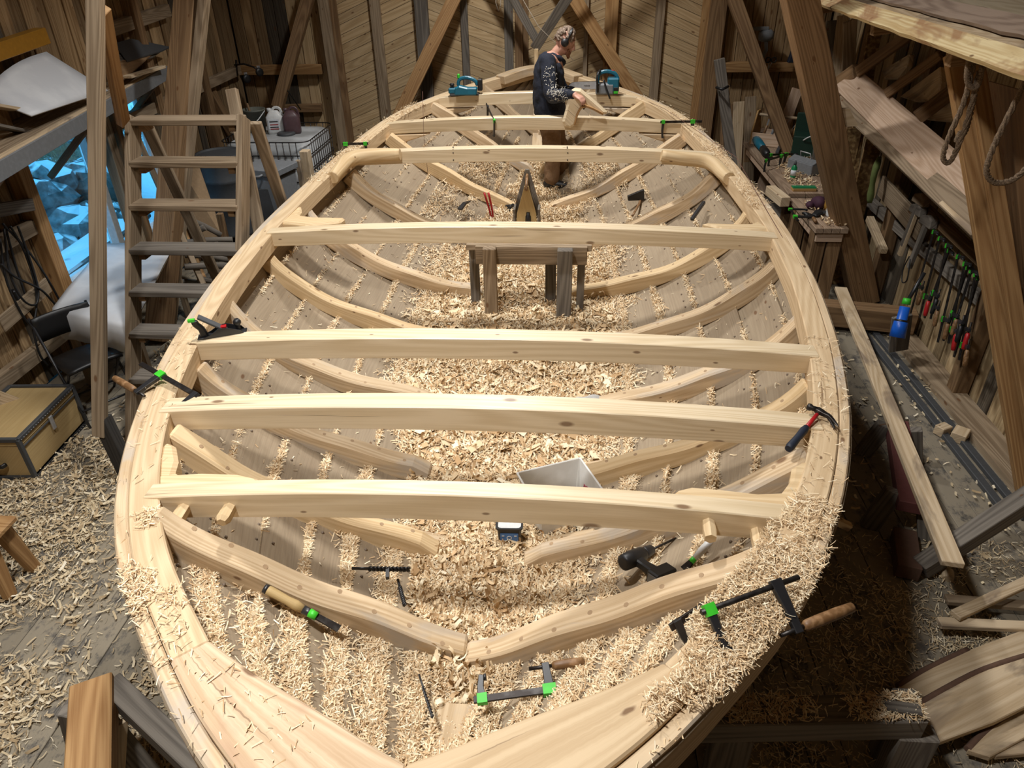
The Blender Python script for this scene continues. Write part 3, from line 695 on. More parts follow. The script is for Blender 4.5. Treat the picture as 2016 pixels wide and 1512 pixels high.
dr = lambda x, y: np.clip(.42+.7*vnoise(x*1.8, y*1.8, 8)-.25*np.clip(y-2.6, 0, 2), .02, .9)
on_floor(34000, .8, 3.4, .7, 3.4, dr, (.015, .05), (.002, .006), (.1, 1.2)); on_floor(6000, 1.4, 3.4, 3.0, 6.5, lambda x, y: np.clip(.12+.35*vnoise(x*2, y*2, 15), 0, .5), (.02, .07), (.004, .02))
sf.build('floor_shavings', 'shaving_floor', 'wood shavings and flakes scattered over the grey plank floor', 'shavings')
# ================================================================== TOOLS IN AND ON THE BOAT
class Fr:
    """a local frame: x along d, z near up"""
    def __init__(s, o, d=(1, 0, 0), up=(0, 0, 1)): s.o = Vector(o); s.M = orient(d, up)
    def __call__(s, a, b=0, c=0): return s.o + s.M @ Vector((a, b, c))
    def v(s, a, b, c): return s.M @ Vector((a, b, c))
def clamp(label, o, d, arm, L, s, A=.11, handle=.13, hmat='handle_wood', round_bar=False, tape=(0, 1), group='bar clamps', back=.03, outward=1, screw=True, bw=.024):
    """bar clamp: rail from o along d, fixed jaw at its start, sliding jaw at s, jaws point along arm"""
    f = Fr(o, d, arm); root = thing('bar_clamp', label, 'clamp', tuple(f(0)))
    m = MB()
    if round_bar: m.tube([f(-back), f(L)], .0085, 8)
    else: m.beam(f(-back), f(L), .009, bw, arm)
    m.build('rail', 'dark_steel', root, .001)
    m = MB(); m.sweep([f(0, 0, -.012), f(-.004, 0, A*.5), f(.002, 0, A)], .016, [.03, .022, .018], tuple(f.v(1, 0, 0))); m.lathe([(.011, 0), (.013, .01)], f(.008, 0, A-.008), f.v(1, 0, 0), 10); j = m.build('fixed_jaw', 'black_metal', root, .002)
    if 0 in tape: MB().box(f(-.001, 0, .0), (.034, .020, .034), f.M).build('paint_band', 'green_tape', j)
    m = MB(); m.sweep([f(s, 0, -.016), f(s, 0, A*.55), f(s-.002*outward, 0, A+.012)], .019, [.04, .028, .026], tuple(f.v(1, 0, 0))); j = m.build('sliding_jaw', 'black_metal', root, .002)
    if 1 in tape: MB().box(f(s, 0, 0), (.045, .024, .036), f.M).build('paint_band', 'green_tape', j)
    if screw:
        e = outward; MB().tube([f(s-.06*e, 0, A), f(s+.03*e, 0, A)], .0065, 8).build('screw', 'dark_steel', root)
        MB().lathe([(.009, .02), (.016, .03), (.0175, .06), (.0175, .03+handle*.7), (.015, .03+handle), (.006, .035+handle)], f(s, 0, A), f.v(e, 0, 0), 10).build('handle', hmat, root)
    return root
def clamp_px(label, a, b, s0, h0, **kw):
    """clamp from a to b; sliding jaw leaves the rail at s0 and its screw sits at h0"""
    d = (b-a).normalized(); v = h0-s0; perp = v-d*v.dot(d); s = (s0-a).dot(d)+v.dot(d)*.5; return clamp(label, a, b-a, perp, (b-a).length, min(s, (b-a).length), perp.length, **kw)
G = 'bar clamps with green bands on the boat'
# over the left gunwale by the second beam
a, b = px(383, 776, z=1.455), px(277, 716, z=1.475)
clamp_px('bar clamp gripping the gunwale beside the second beam, wooden handle outboard', a, b, px(306, 738, z=1.47), px(268, 776, z=1.44), handle=.16, tape=(1,))
# on the far beams
a = px(958, 206, Y=7.98); b = px(973, 238, Y=7.60)
clamp('bar clamp hung over the beam left of the man', b, a-b, (0, 0, -1), (a-b).length+.02, (a-b).length-.06, .17, .05, 'black_plastic', tape=(0,), group=G, outward=-1, screw=False)
a, b = px(1306, 240, Y=7.60), px(1382, 239, Y=7.60)
clamp('bar clamp lying across the gunwale at the end of the beam', a, b-a, (0, 0, -1), (b-a).length, (px(1364, 238, Y=7.6)-a).length, .16, .05, 'black_plastic', group=G, screw=False)
a = plan(6.98, -1, .02)+Vector((0, 0, .03)); clamp('bar clamp with bright green jaw hooked over the gunwale behind a branch knee', a+Vector((.17, 0, 0)), (-1, -.1, 0), (0, 0, -1), .22, .19, .12, .1, tape=(0, 1), group=G, screw=False)
# over the near right gunwale
a, b = px(1398, 1200, z=1.58), px(1572, 1136, z=1.58)
clamp_px('heavy round-bar clamp with long wooden handle over the shavings-covered gunwale', a, b, px(1518, 1142, z=1.58), px(1562, 1226, z=1.51), handle=.17, round_bar=True, tape=(0,))
a, b = px(1335, 1226, z=1.40), px(1530, 1098, z=1.50)
clamp('slim dark bar clamp lying inside the gunwale under the round-bar clamp', a, b-a, (.2, -.3, -.6), (b-a).length, (b-a).length*.62, .09, .10, 'black_plastic', tape=(1,), group=G)
# lying in the shavings at the near end
def bedz(y): return float(kfun(y))+float(bed_h(y))+.02
a, b = px(950, 1376, z=1.045), px(1082, 1358, z=1.06); d = b-a
clamp('bar clamp lying in the shavings at the near end of the boat', a, d, (-.05, .6, .06), d.length+.01, d.length, .085, .10, tape=(0, 1), group=G)
# chisel by the near frame
a, b = px(521, 1158, z=1.215), px(668, 1238, z=1.10); f = Fr(a, b-a); L = (b-a).length
root = thing('slick_chisel', 'long chisel with pale wooden handle and green band lying by the near rib', 'chisel', tuple(a))
MB().lathe([(.012, 0), (.017, .004), (.018, .03), (.016, L*.3), (.019, L*.42), (.014, L*.52)], a, b-a, 12).build('handle', 'plywood', root)
MB().lathe([(.0175, .0), (.0178, .015)], f(-.001), b-a, 12).build('end_ring', 'black_metal', root)
MB().lathe([(.016, L*.52), (.015, L*.66)], a, b-a, 12).build('socket', 'black_metal', root); MB().lathe([(.0162, L*.60), (.0155, L*.70)], a, b-a, 12).build('colour_band', 'green_tape', root)
MB().sweep([f(L*.66), f(L*.8), f(L)], [.02, .024, .03], [.012, .008, .003]).build('blade', 'dark_steel', root)
# auger bits
def auger(label, a, b, r=.009, cross=False):
    a, b = Vector(a), Vector(b); root = thing('auger_bit', label, 'drill bit', tuple(a)); f = Fr(a, b-a); L = (b-a).length
    MB().tube([f(0), f(L*.35)], r*.6, 8).build('shank', 'black_metal', root); m = MB(); n = 30
    for ph in (0, math.pi): m.tube([f(L*.3+L*.7*k/n, math.cos(k*1.1+ph)*r*.6, math.sin(k*1.1+ph)*r*.6) for k in range(n+1)], r*.55, 5)
    m.build('twist', 'black_metal', root)
    if cross: MB().sweep([f(L*.62, 0, 0), f(L*.64, -.05, .0)], .014, .016).build('collar', 'black_metal', root)
auger('dark auger bit with side collar lying flat on the planks', px(693, 1119, z=1.02), px(806, 1121, z=1.0), .011, True)
auger('dark auger bit half buried in curled shavings', px(783, 1140, z=.96), px(797, 1192, z=.92))
auger('thin rusty bit sticking out of the shavings at the near end', px(825, 1328, z=1.03), px(852, 1412, z=1.05), .006)
# cordless drill
o = px(1232, 1106, z=1.03); d = px(1296, 1076, z=.98)-o; f = Fr(o, d, (0, .1, 1)); L = d.length
root = thing('cordless_drill', 'black cordless drill lying on the planks near the auger handle', 'drill', tuple(o))
MB().lathe([(.022, -.02), (.034, -.012), (.036, .04), (.032, .10), (.027, .115)], f(0), d, 16).build('motor_housing', 'black_plastic', root)
MB().lathe([(.024, .115), (.026, .125), (.023, .165), (.012, .18)], f(0), d, 14).build('chuck', 'black_metal', root)
MB().tube([f(.17), f(.34)], .005, 8).build('bit', 'dark_steel', root)
g = px(1290, 1128, z=1.03); MB().sweep([f(.05), f(.05).lerp(g, .5), g], [.038, .033, .04], [.045, .04, .05], d).build('grip', 'black_plastic', root, .006)
gz = (g-f(.05)).normalized(); bt = Fr(g+gz*.03, (d-gz*d.dot(gz)), gz); bo = MB().box(bt(.0), (.115, .075, .06), bt.M).build('battery', 'black_plastic', root, .006)
MB().box(bt(-.0585, .0, .0), (.002, .05, .04), bt.M).build('rating_label', 'grey_plastic', bo)
for q in (-.022, -.010): MB().box(bt(-.02+q, -.0385, .006), (.006, .002, .022), bt.M).build('charge_mark', 'green_tape', bo)
MB().box(bt(.0, -.0382, .018), (.06, .0018, .010), bt.M).build('maker_mark', 'grey_plastic', bo)
# adze handle with green band
a, b = px(1402, 1062, z=1.20), px(1346, 1122, z=1.10); f = Fr(a, b-a); L = (b-a).length
root = thing('wood_gouge', 'gouge with pale round handle, green band and dark blade on the planks', 'gouge', tuple(a))
MB().lathe([(.010, 0), (.014, .01), (.015, L*.35), (.011, L*.62)], a, b-a, 10).build('handle', 'white_plastic', root); MB().lathe([(.0118, L*.62), (.0115, L*.74)], a, b-a, 10).build('colour_band', 'green_tape', root)
MB().sweep([f(L*.72), f(L*.86), f(L)], [.018, .028, .036], [.014, .008, .003]).build('blade', 'dark_steel', root)
# tub of glue or grease, with a printed label
def text_obj(body, size, mat, f, parent, name='lettering', ext=.0006):
    c = bpy.data.curves.new(name, 'FONT'); c.body = body; c.size = size; c.align_x = 'CENTER'; c.align_y = 'CENTER'; c.extrude = ext
    t = bpy.data.objects.new(name, c); me = bpy.data.meshes.new_from_object(t); bpy.data.objects.remove(t); me.materials.append(MATS[mat]); o = bpy.data.objects.new(name, me)
    me.transform(Matrix.Translation(f.o) @ f.M.to_4x4()); link(o); o.parent = parent; o.matrix_parent_inverse = Matrix.Translation(-Vector(root_loc(parent))); return o
ty = 2.62; tz = float(kfun(ty))+.09; c = px(1004, 1066, z=tz); tf = Fr(c, (1, .03, 0))
root = thing('plastic_tub', 'small black plastic tub with blue label and white contents', 'tub', tuple(c))
h = .125; w0, w1, d0, d1 = .105, .12, .085, .098
def rrect(f, w, d, z, n=4, r=.02):
    out = []
    for sx, sy, a0 in ((1, 1, 0), (-1, 1, 90), (-1, -1, 180), (1, -1, 270)):
        for k in range(n): a = R(a0+90*k/(n-1)); out.append(f(sx*(w/2-r)+math.cos(a)*r, sy*(d/2-r)+math.sin(a)*r, z))
    return out
m = MB(); m.rings([rrect(tf, w0, d0, 0), rrect(tf, w1, d1, h), rrect(tf, w1+.014, d1+.014, h), rrect(tf, w1+.014, d1+.014, h+.01), rrect(tf, w1-.004, d1-.004, h+.01), rrect(tf, w1-.01, d1-.01, h-.02)], True, True, False); m.build('tub_body', 'black_plastic', root)
MB().rings([rrect(tf, w1-.008, d1-.008, h-.008), rrect(tf, w1-.008, d1-.008, h-.004)], True, True, False).build('contents', 'white_plastic', root)
plain('label_blue', (.06, .17, .42), .45)
lf = Fr(tf(0, -(d0+d1)/4-.0015, h*.5), (1, .03, 0), tf.v(0, (d0-d1)/2, h)); lf = Fr(lf.o, tf.v(1, 0, 0), tf.v(0, -(d1-d0)/2, h)); 
lb = MB().box(lf(0), (.088, .0015, .075), lf.M).build('label', 'label_blue', root); MB().box(lf(0, -.0009, -.026), (.088, .001, .022), lf.M).build('label_strip', 'grey_plastic', lb)
xf = Fr(lf(0, -.0014, .008), lf.v(1, 0, 0)); xf.M = Matrix((lf.M.col[0], lf.M.col[2], -lf.M.col[1])).transposed(); text_obj('Q', .034, 'white_plastic', xf, lb); xf.o = lf(0, -.002, -.026); text_obj('naturkitt', .015, 'label_blue', xf, lb) if False else None
for q in (-.03, .03): xf.o = lf(q, -.0014, .022); MB().box(xf.o, (.012, .001, .006), lf.M).build('printed_mark', 'white_plastic', lb)
# white crate
plain('crate_white', (.82, .82, .80), .5, scale=8, dark=(.70, .69, .66))
cz = float(kfun(2.9))+.09; A_, B_, C_ = px(1004, 936, z=cz+.24), px(1130, 906, z=cz+.24), px(1207, 971, z=cz+.24); cr = Fr((A_+C_)/2-Vector((0, 0, .24)), B_-A_); W_, D_ = (B_-A_).length, (C_-B_).length*.98
root = thing('plastic_crate', 'open white plastic crate with faded red print half under the near beam', 'crate', tuple(cr.o))
def crate_ring(k, z, t=0): return [cr(sx*(W_/2*k-t), sy*(D_/2*k-t), z) for sx, sy in ((-1, -1), (1, -1), (1, 1), (-1, 1))]
m = MB(); m.rings([crate_ring(.80, .0), crate_ring(.97, .235), crate_ring(1.02, .235), crate_ring(1.02, .25), crate_ring(.965, .25), crate_ring(.79, .006)], True, True, False); m.build('crate_body', 'crate_white', root, .004)
plain('faded_red', (.45, .10, .14), .6)
for q, r_ in ((-.02, 0), (.015, .006), (.045, -.004)):
    nf = Fr(cr(W_/2*.885-.002, q, .13+r_), (0, 1, 0)); nf.M = orient(cr.v(0, 1, 0), cr.v(W_/2*.17, 0, .235)); MB().box(nf(0), (.026, .002, .05), nf.M).build('printed_mark', 'faded_red', root)
MB().tube(cut([cr(-.05, -.02, .02), cr(.0, .03, .035), cr(.06, .0, .03), cr(.10, .05, .02)], 10), [.02, .03, .035, .03, .03, .035, .04, .035, .03, .02], 7).build('offcuts', 'shaving_bed', root)['kind'] = 'stuff'
# sawhorse standing inside the boat
def trestle(name, label, P, H, mat, top_mat=None, leg=.09, beamw=.10, beamh=.12, splay=.12, brace=True, zf=None, spread=.16):
    """P: two ends of the top beam at height H; legs reach zf"""
    a, b = Vector(P[0]), Vector(P[1]); root = thing(name, label, 'trestle', tuple((a+b)/2-Vector((0, 0, H)))); f = Fr(a, b-a); L = (b-a).length; zf = H if zf is None else zf
    MB().beam(f(0), f(L), beamw, beamh).build('top_beam', top_mat or mat, root, .005)
    for x, sx in ((L*.1, -1), (L*.9, 1)):
        for sy in (-1, 1): MB().beam(f(x, sy*(beamw/2+leg*.15), beamh/2+.0), f(x+sx*splay*.3, sy*(beamw/2+spread), -zf+beamh/2), leg, leg*.55, f.v(1, 0, 0)).build('leg', mat, root, .004)
        if brace: MB().beam(f(x, -(beamw/2+spread*.55), -zf*.5), f(x, beamw/2+spread*.55, -zf*.5), .025, .08).build('cross_brace', mat, root, .003)
    return root
a, b = px(925, 482, Y=5.32), px(1158, 486, Y=5.30); zz = bedz(5.3)-.03
root = thing('work_trestle', 'low weathered grey trestle with plank top standing inside the boat', 'trestle', (a.x*.5+b.x*.5, 5.35, zz))
MB().box(((a.x+b.x)/2, 5.40, a.z-.02), (b.x-a.x+.06, .17, .05)).build('top_plank', 'timber_greybrown', root, .004)
MB().box(((a.x+b.x)/2+.02, 5.31, a.z-.075), (b.x-a.x-.05, .04, .15)).build('apron', 'timber_greybrown', root, .004)
for X_, w, y, mt in ((963, .105, 5.26, 'timber_greybrown'), (1113, .12, 5.24, 'timber_grey'), (932, .075, 5.48, 'timber_grey'), (1085, .09, 5.52, 'timber_grey'), (1146, .06, 5.36, 'timber_grey')):
    t = px(X_, 480, Y=y); MB().box((t.x, y, (zz+a.z+.005)/2-(.0 if y < 5.4 else .03)), (w, .075, a.z-zz), None, 1.0, 2).build('leg', mt, root, .006)
# tools piled beyond the trestle: upright tool tote, red handled pincers, mallet
zt = bedz(6.15)-.02; o = px(1037, 424, z=zt+.18); o.z = zt
root = thing('tool_tote', 'pointed wooden tool tote with grey ends standing among the shavings', 'tool box', tuple(o)); f = Fr(o, (1, 0, 0))
for dy, mt, k in ((-.05, 'handle_wood', .8), (.11, 'timber_grey', 1.0)):
    MB().prism([f(-.13*k, dy, 0), f(.13*k, dy, 0), f(.125*k, dy, .26*k), f(.02, dy, .62*k), f(-.02, dy, .62*k), f(-.125*k, dy, .26*k)], (0, -1, 0), .03).build('end_board', mt if dy > 0 else 'plywood', root, .004)
for sx in (-1, 1): MB().box(f(sx*.125, .03, .13), (.022, .17, .26)).build('side_board', 'timber_grey', root, .003)
MB().tube([f(0, -.08, .47), f(0, .14, .58)], .016, 8).build('carry_bar', 'handle_wood', root)
o = px(968, 425, z=zt+.15); root = thing('pincers', 'red handled pincers standing upright beside the tool tote', 'pincers', tuple(o)); 
for s_ in (-1, 1): MB().tube(cut([o+Vector((0, 0, -.15)), o+Vector((s_*.012, 0, .02)), o+Vector((-.05+s_*.022, .02, .24))], 8), .011, 7).build('handle', 'red_paint', root)
MB().lathe([(.022, -.02), (.026, .01), (.015, .05)], o+Vector((0, 0, -.16)), (0, 0, 1), 8).build('jaw', 'black_metal', root)
o = px(1000, 410, z=zt+.12); root = thing('rubber_mallet', 'black block mallet lying left of the tool tote', 'mallet', tuple(o)); f = Fr(o, (.8, -.5, .15)); MB().box(f(0), (.15, .09, .09), f.M).build('head', 'black_plastic', root, .012); MB().tube([f(0, 0, -.02), f(.02, .28, -.06)], .014, 8).build('handle', 'handle_wood', root)
o = px(1034, 418, z=zt+.2); root = thing('black_bottle', 'small black bottle standing in front of the tool tote', 'bottle', tuple(o-Vector((0, 0, .2)))); MB().lathe([(.028, -.2), (.03, -.05), (.028, -.01), (.02, .0), (.018, .03)], o+Vector((.035, -.09, 0)), (0, 0, 1), 12).build('bottle_body', 'black_plastic', root)
a, b = px(1262, 378, z=.98), px(1245, 425, z=.92); root = thing('axe', 'small axe with black head lying in the shavings on the right side', 'axe', tuple(b)); MB().tube(cut([a, a.lerp(b, .5)+Vector((.03, 0, .02)), b], 8), .013, 8, flat=.7).build('handle', 'handle_wood', root)
f = Fr(px(1245, 388, z=1.0), (1, .15, .2)); MB().prism([f(-.05, 0, -.02), f(.11, 0, -.05), f(.12, 0, .06), f(-.05, 0, .03)], f.v(0, 1, 0), .03).build('head', 'black_metal', root, .004)
a, b = px(905, 412, z=.90), px(925, 396, z=.93); MB().sweep([a, a.lerp(b, .5)+Vector((0, 0, .02)), b], [.05, .04, .02], [.02, .02, .01]).build('drawknife_blade', 'black_metal'); o = bpy.data.objects['drawknife_blade']; o.name = 'drawknife'; tag(o, 'dark drawknife blade lying on shavings against the left planks', 'drawknife')
# small block clamp piece wedged by a rib
a, b = px(1362, 432, z=1.12), px(1386, 398, z=1.2); bar('wedge_strip', a, b, .03, .03, 'black_metal', 'short dark wedge strip between rib and planks', 'wedge')
# hand plane on the third beam
hb = px(432, 655, z=sheer(3.2)+.03); p0, p1 = px(392, 664, z=sheer(3.2)+.022), px(486, 650, z=sheer(3.2)+.03); f = Fr(p0, p1-p0); L = (p1-p0).length
root = thing('hand_plane', 'black metal bench plane with green tipped handle on the gunwale', 'plane', tuple(p0))
MB().sweep([f(-.005, 0, .0), f(L*.5, 0, .0), f(L, 0, 0)], [.055, .062, .05], .006).build('sole', 'black_metal', root, .001)
for s_ in (-1, 1): MB().prism([f(.02, s_*.028, .0), f(L*.95, s_*.028, 0), f(L*.9, s_*.028, .02), f(L*.62, s_*.028, .045), f(L*.45, s_*.028, .045), f(L*.25, s_*.028, .015)], f.v(0, 1, 0), .004).build('cheek', 'black_metal', root)
MB().sweep(cut([f(L*.12, 0, .0), f(L*.10, 0, .045), f(L*.02, 0, .075), f(L*.0, 0, .10)], 10), .024, [.045, .04, .036, .034, .033, .033, .034, .034, .032, .028], f.v(1, 0, 0)).build('tote_handle', 'black_plastic', root, .008)
MB().beam(f(L*.10, 0, .118), f(L*.60, 0, .02), .045, .012, f.v(0, 0, 1)).build('cutter', 'dark_grey', root, .002); MB().box(f(-.012, 0, .102), (.034, .02, .014), f.M).build('paint_band', 'green_tape', root); MB().box(f(L*.55, -.005, .042), (.03, .03, .012), f.M).build('lever_mark', 'red_paint', root)
MB().lathe([(.014, 0), (.011, .02), (.012, .03), (.021, .045), (.021, .055), (.012, .068)], f(L*.84, 0, .006), (0, 0, 1), 12).build('front_knob', 'black_plastic', root)
# claw hammer across the second beam end
zt = sheer(2.55)+.03; hd, gr = px(1612, 812, z=zt+.01), px(1552, 884, z=zt-.02); f = Fr(hd, gr-hd); L = (gr-hd).length
root = thing('claw_hammer', 'claw hammer with red shaft and dark blue grip on the second beam end', 'hammer', tuple(hd))
MB().tube([f(0), f(L*.5)], [.009, .010], 8, flat=.8).build('shaft', 'red_paint', root); plain('grip_navy', (.012, .018, .035), .6)
MB().lathe([(.013, L*.42), (.017, L*.5), (.015, L*.7), (.018, L*.94), (.015, L)], hd, gr-hd, 12).build('grip', 'grip_navy', root)
h0, h1, h2, h3 = px(1590, 800, z=zt+.02), px(1612, 808, z=zt+.02), px(1634, 822, z=zt+.015), px(1647, 842, z=zt-.0)
MB().lathe([(.015, 0), (.016, .012), (.011, .022), (.013, .04)], h0, h1-h0, 12).build('striking_face', 'dark_steel', root)
for s_ in (-1, 1): MB().sweep(cut([h1-(h1-h0).normalized()*.01, h1.lerp(h2, .5), h2+Vector((0, 0, s_*.004)), h3+Vector((s_*.006, 0, s_*.006))], 10), [.026, .026, .025, .022, .02, .018, .016, .014, .011, .006], [.022, .022, .02, .018, .016, .014, .012, .01, .008, .004]).build('claw', 'dark_steel', root, .002)
# electric planer on the seventh beam
zt = beam_pt(8.513, -.9)+.001; c = px(915, 186, Y=8.53); c.z = beam_pt(8.513, c.x); f = Fr(c, (1, .0, 0))
root = thing('electric_planer', 'teal and black cordless planer standing on the far beam', 'power tool', tuple(c))
MB().box(f(-.0, 0, .012), (.33, .10, .02)).build('shoe', 'dark_grey', root, .002); MB().box(f(-.13, 0, .05), (.10, .095, .06)).build('front_body', 'teal_plastic', root, .012)
MB().prism([f(-.10, -.05, .02), f(.15, -.05, .02), f(.16, -.05, .10), f(.05, -.05, .10), f(-.04, -.05, .12), f(-.09, -.05, .10)], (0, -1, 0), -.10).build('motor_body', 'teal_plastic', root, .012)
MB().sweep(cut([f(-.07, 0, .10), f(-.05, 0, .165), f(.03, 0, .185), f(.12, 0, .155), f(.15, 0, .10)], 14), .038, .034, (0, 1, 0)).build('handle', 'teal_plastic', root, .01)
MB().box(f(.18, 0, .11), (.05, .075, .12)).build('battery', 'black_plastic', root, .006); MB().lathe([(.026, 0), (.02, .02), (.028, .035), (.022, .05)], f(-.14, 0, .075), (0, 0, 1), 10).build('depth_knob', 'black_plastic', root)
MB().box(f(-.06, 0, .2), (.03, .03, .05)).build('green_tag', 'green_tape', root, .008); cv = MB().lathe([(.045, 0), (.045, .012), (.035, .018)], f(.02, -.05, .055), (0, -1, 0), 16).build('belt_cover_rim', 'grey_plastic', root)
MB().tube([f(-.07, -.062, .038), f(.02, -.066, .055)], .026, 8, flat=.6).build('belt_cover', 'black_plastic', root)
xf = Fr(f(-.03, -.085, .046), (1, 0, 0)); xf.M = Matrix(((1, 0, 0), (0, 0, -1), (0, 1, 0))); text_obj('makita', .024, 'white_plastic', xf, root)
# cordless chainsaw
c = px(1190, 183, Y=8.53); c.z = beam_pt(8.513, c.x); f = Fr(c, (1, 0, 0))
root = thing('chainsaw', 'teal and grey cordless chainsaw standing on the far beam', 'power tool', tuple(c))
MB().box(f(0, 0, .06), (.20, .14, .115)).build('motor_body', 'grey_plastic', root, .015); MB().box(f(.09, .0, .10), (.13, .13, .15)).build('rear_body', 'teal_plastic', root, .015); MB().box(f(.12, -.05, .045), (.05, .05, .07)).build('battery', 'black_plastic', root, .004); MB().box(f(.12, -.077, .03), (.045, .003, .025)).build('battery_mark', 'green_tape', root)
MB().sweep(cut([f(-.08, 0, .10), f(-.075, 0, .20), f(.0, 0, .235), f(.10, 0, .215), f(.145, 0, .15)], 14), .04, .035, (0, 1, 0)).build('rear_handle', 'teal_plastic', root, .01)
MB().sweep(cut([f(-.08, -.07, .03), f(-.09, -.09, .20), f(-.06, 0, .245), f(-.085, .08, .2)], 12), .024, .024, (1, 0, 0)).build('hand_guard', 'black_plastic', root, .006); MB().tube(cut([f(-.02, -.08, .16), f(.02, -.10, .06), f(.06, -.11, -.03)], 8), .016, 6, flat=.5).build('strap', 'black_plastic', root)
gb = [f(-.09, -.02, .06), f(-.30, -.02, .055), f(-.37, -.02, .07), f(-.40, -.02, .095), f(-.37, -.02, .12), f(-.30, -.02, .13), f(-.09, -.02, .135)]
MB().prism(gb, (0, -1, 0), -.006).build('guide_bar', 'steel', root); MB().tube(gb, .005, 5).build('chain', 'dark_steel', root); MB().box(f(.06, 0, .243), (.07, .02, .012)).build('red_lock', 'red_paint', root, .003)
xf = Fr(f(-.2, -.0275, .095), (1, 0, 0)); xf.M = Matrix(((1, 0, 0), (0, 0, -1), (0, 1, 0))); text_obj('makita', .026, 'dark_grey', xf, root)
# red chalk lines and plumb line
def line(label, pts, r=.0022, mat='red_line', name='string_line', cat='string'):
    o = MB().tube(pts, r, 5).build(name, mat); return tag(o, label, cat)
plain('red_line', (.16, .07, .05), .8); plain('pale_line', (.42, .36, .28), .8)
line('thin red string stretched from the far wall to the right gunwale', [px(1165, 150, Y=9.9), px(1310, 215, Y=8.0), px(1450, 310, Y=6.5), px(1620, 606, Y=3.9)])
line('thin plumb line hanging over the fifth beam', [px(832, 180, Y=6.95), px(834, 262, Y=6.95), px(843, 348, Y=6.95)], .0018)
line('thin pale cord running down from the roof behind the man', [px(995, -60, Y=9.6), px(1060, 52, Y=9.4), px(1130, 120, Y=9.3)], .004, 'pale_line')
line('loop of pale cord hanging before the far doors', [px(978, -40, Y=9.7), px(976, 5, Y=9.7), px(981, 23, Y=9.7), px(986, 8, Y=9.7), px(983, -40, Y=9.7)], .006, 'pale_line')
# ================================================================== LEFT SIDE OF THE SHED
# window in the left wall
win = empty_struct('window_1')
plain('frame_white', (.62, .64, .64), .5); mg, nt_, ns_, ln_, bs_ = newmat('window_glass'); bs_.inputs['Base Color'].default_value = (.9, .97, 1, 1); bs_.inputs['Roughness'].default_value = .02; bs_.inputs['Transmission Weight'].default_value = 1; bs_.inputs['IOR'].default_value = 1.45; MATS['window_glass'] = mg
y0, y1, z0, z1 = WIN
for a, b, w in (((XL-.05, y0+.03, z0), (XL-.05, y0+.03, z1), .06), ((XL-.05, y1-.03, z0), (XL-.05, y1-.03, z1), .06)): bar('jamb', a, b, w, .09, 'frame_white', parent=win)
bar('sill', (XL-.03, y0, z0+.02), (XL-.03, y1, z0+.02), .16, .04, 'frame_white', parent=win); bar('head', (XL-.05, y0, z1-.02), (XL-.05, y1, z1-.02), .09, .05, 'frame_white', parent=win)
for y in (6.52, 7.03): bar('mullion', (XL-.03, y, z0), (XL-.03, y, z1), .10, .09, 'frame_white', parent=win)
for a, b in ((y0+.06, 6.47), (6.57, 6.98), (7.08, y1-.06)): MB().box((XL-.06, (a+b)/2, (z0+z1)/2), (.004, b-a, z1-z0-.06)).build('pane', 'window_glass', win)
bar('shutter_post', (XL+.06, 6.72, 0), (XL+.06, 6.72, 2.1), .10, .12, 'timber_greybrown', parent=win); bar('shutter_post', (XL+.08, 6.86, 0), (XL+.08, 6.86, 2.1), .10, .08, 'timber_brown', parent=win)
# snowy bank outside
def snowmat():
    m, nt, ns, ln, bs = newmat('snow_rock'); g = N(ns, 'ShaderNodeNewGeometry'); sp = N(ns, 'ShaderNodeSeparateXYZ'); ln.new(g.outputs['Normal'], sp.inputs[0]); tc = N(ns, 'ShaderNodeTexCoord')
    n = N(ns, 'ShaderNodeTexNoise'); n.inputs['Scale'].default_value = 3.5; n.inputs['Detail'].default_value = 6; ln.new(tc.outputs['Object'], n.inputs['Vector'])
    k = mathn(ns, ln, 'ADD', sp.outputs[2], mathn(ns, ln, 'MULTIPLY_ADD', n.outputs[0], .9, -.45)); n2 = N(ns, 'ShaderNodeTexNoise'); n2.inputs['Scale'].default_value = 9; n2.inputs['Detail'].default_value = 8; ln.new(tc.outputs['Object'], n2.inputs['Vector'])
    rock = ramp(ns, ln, n2.outputs[0], [(.3, (.10, .085, .08)), (.55, (.24, .22, .22)), (.75, (.40, .37, .36))])
    ln.new(mixc(ns, ln, ramp(ns, ln, k, [(.72, (0, 0, 0)), (.82, (1, 1, 1))]), rock, (.86, .89, .92)), bs.inputs['Base Color']); bs.inputs['Roughness'].default_value = .8
    bp = N(ns, 'ShaderNodeBump'); bp.inputs['Strength'].default_value = .5; bp.inputs['Distance'].default_value = .05; ln.new(n2.outputs[0], bp.inputs['Height']); ln.new(bp.outputs[0], bs.inputs['Normal']); MATS['snow_rock'] = m
snowmat()
def bankz(x, y): return .12+.16*max(0, -x-5.2)+.10*float(vnoise(np.array([x*.9]), np.array([y*.9]), 30)[0])
m = MB(); xs = np.linspace(-4.4, -14, 34); ysn = np.linspace(3.5, 17, 44); m.rings([[(x, y, bankz(x, y)) for y in ysn] for x in xs], False, False, True); tag(m.build('snowy_bank', 'snow_rock'), 'snow covered rocky bank outside the window', 'ground', kind='stuff')
plain('boulder_red', (.24, .15, .13), .85, scale=5, dark=(.10, .07, .06))
rs = random.Random(5); grp = 'boulders outside the window'
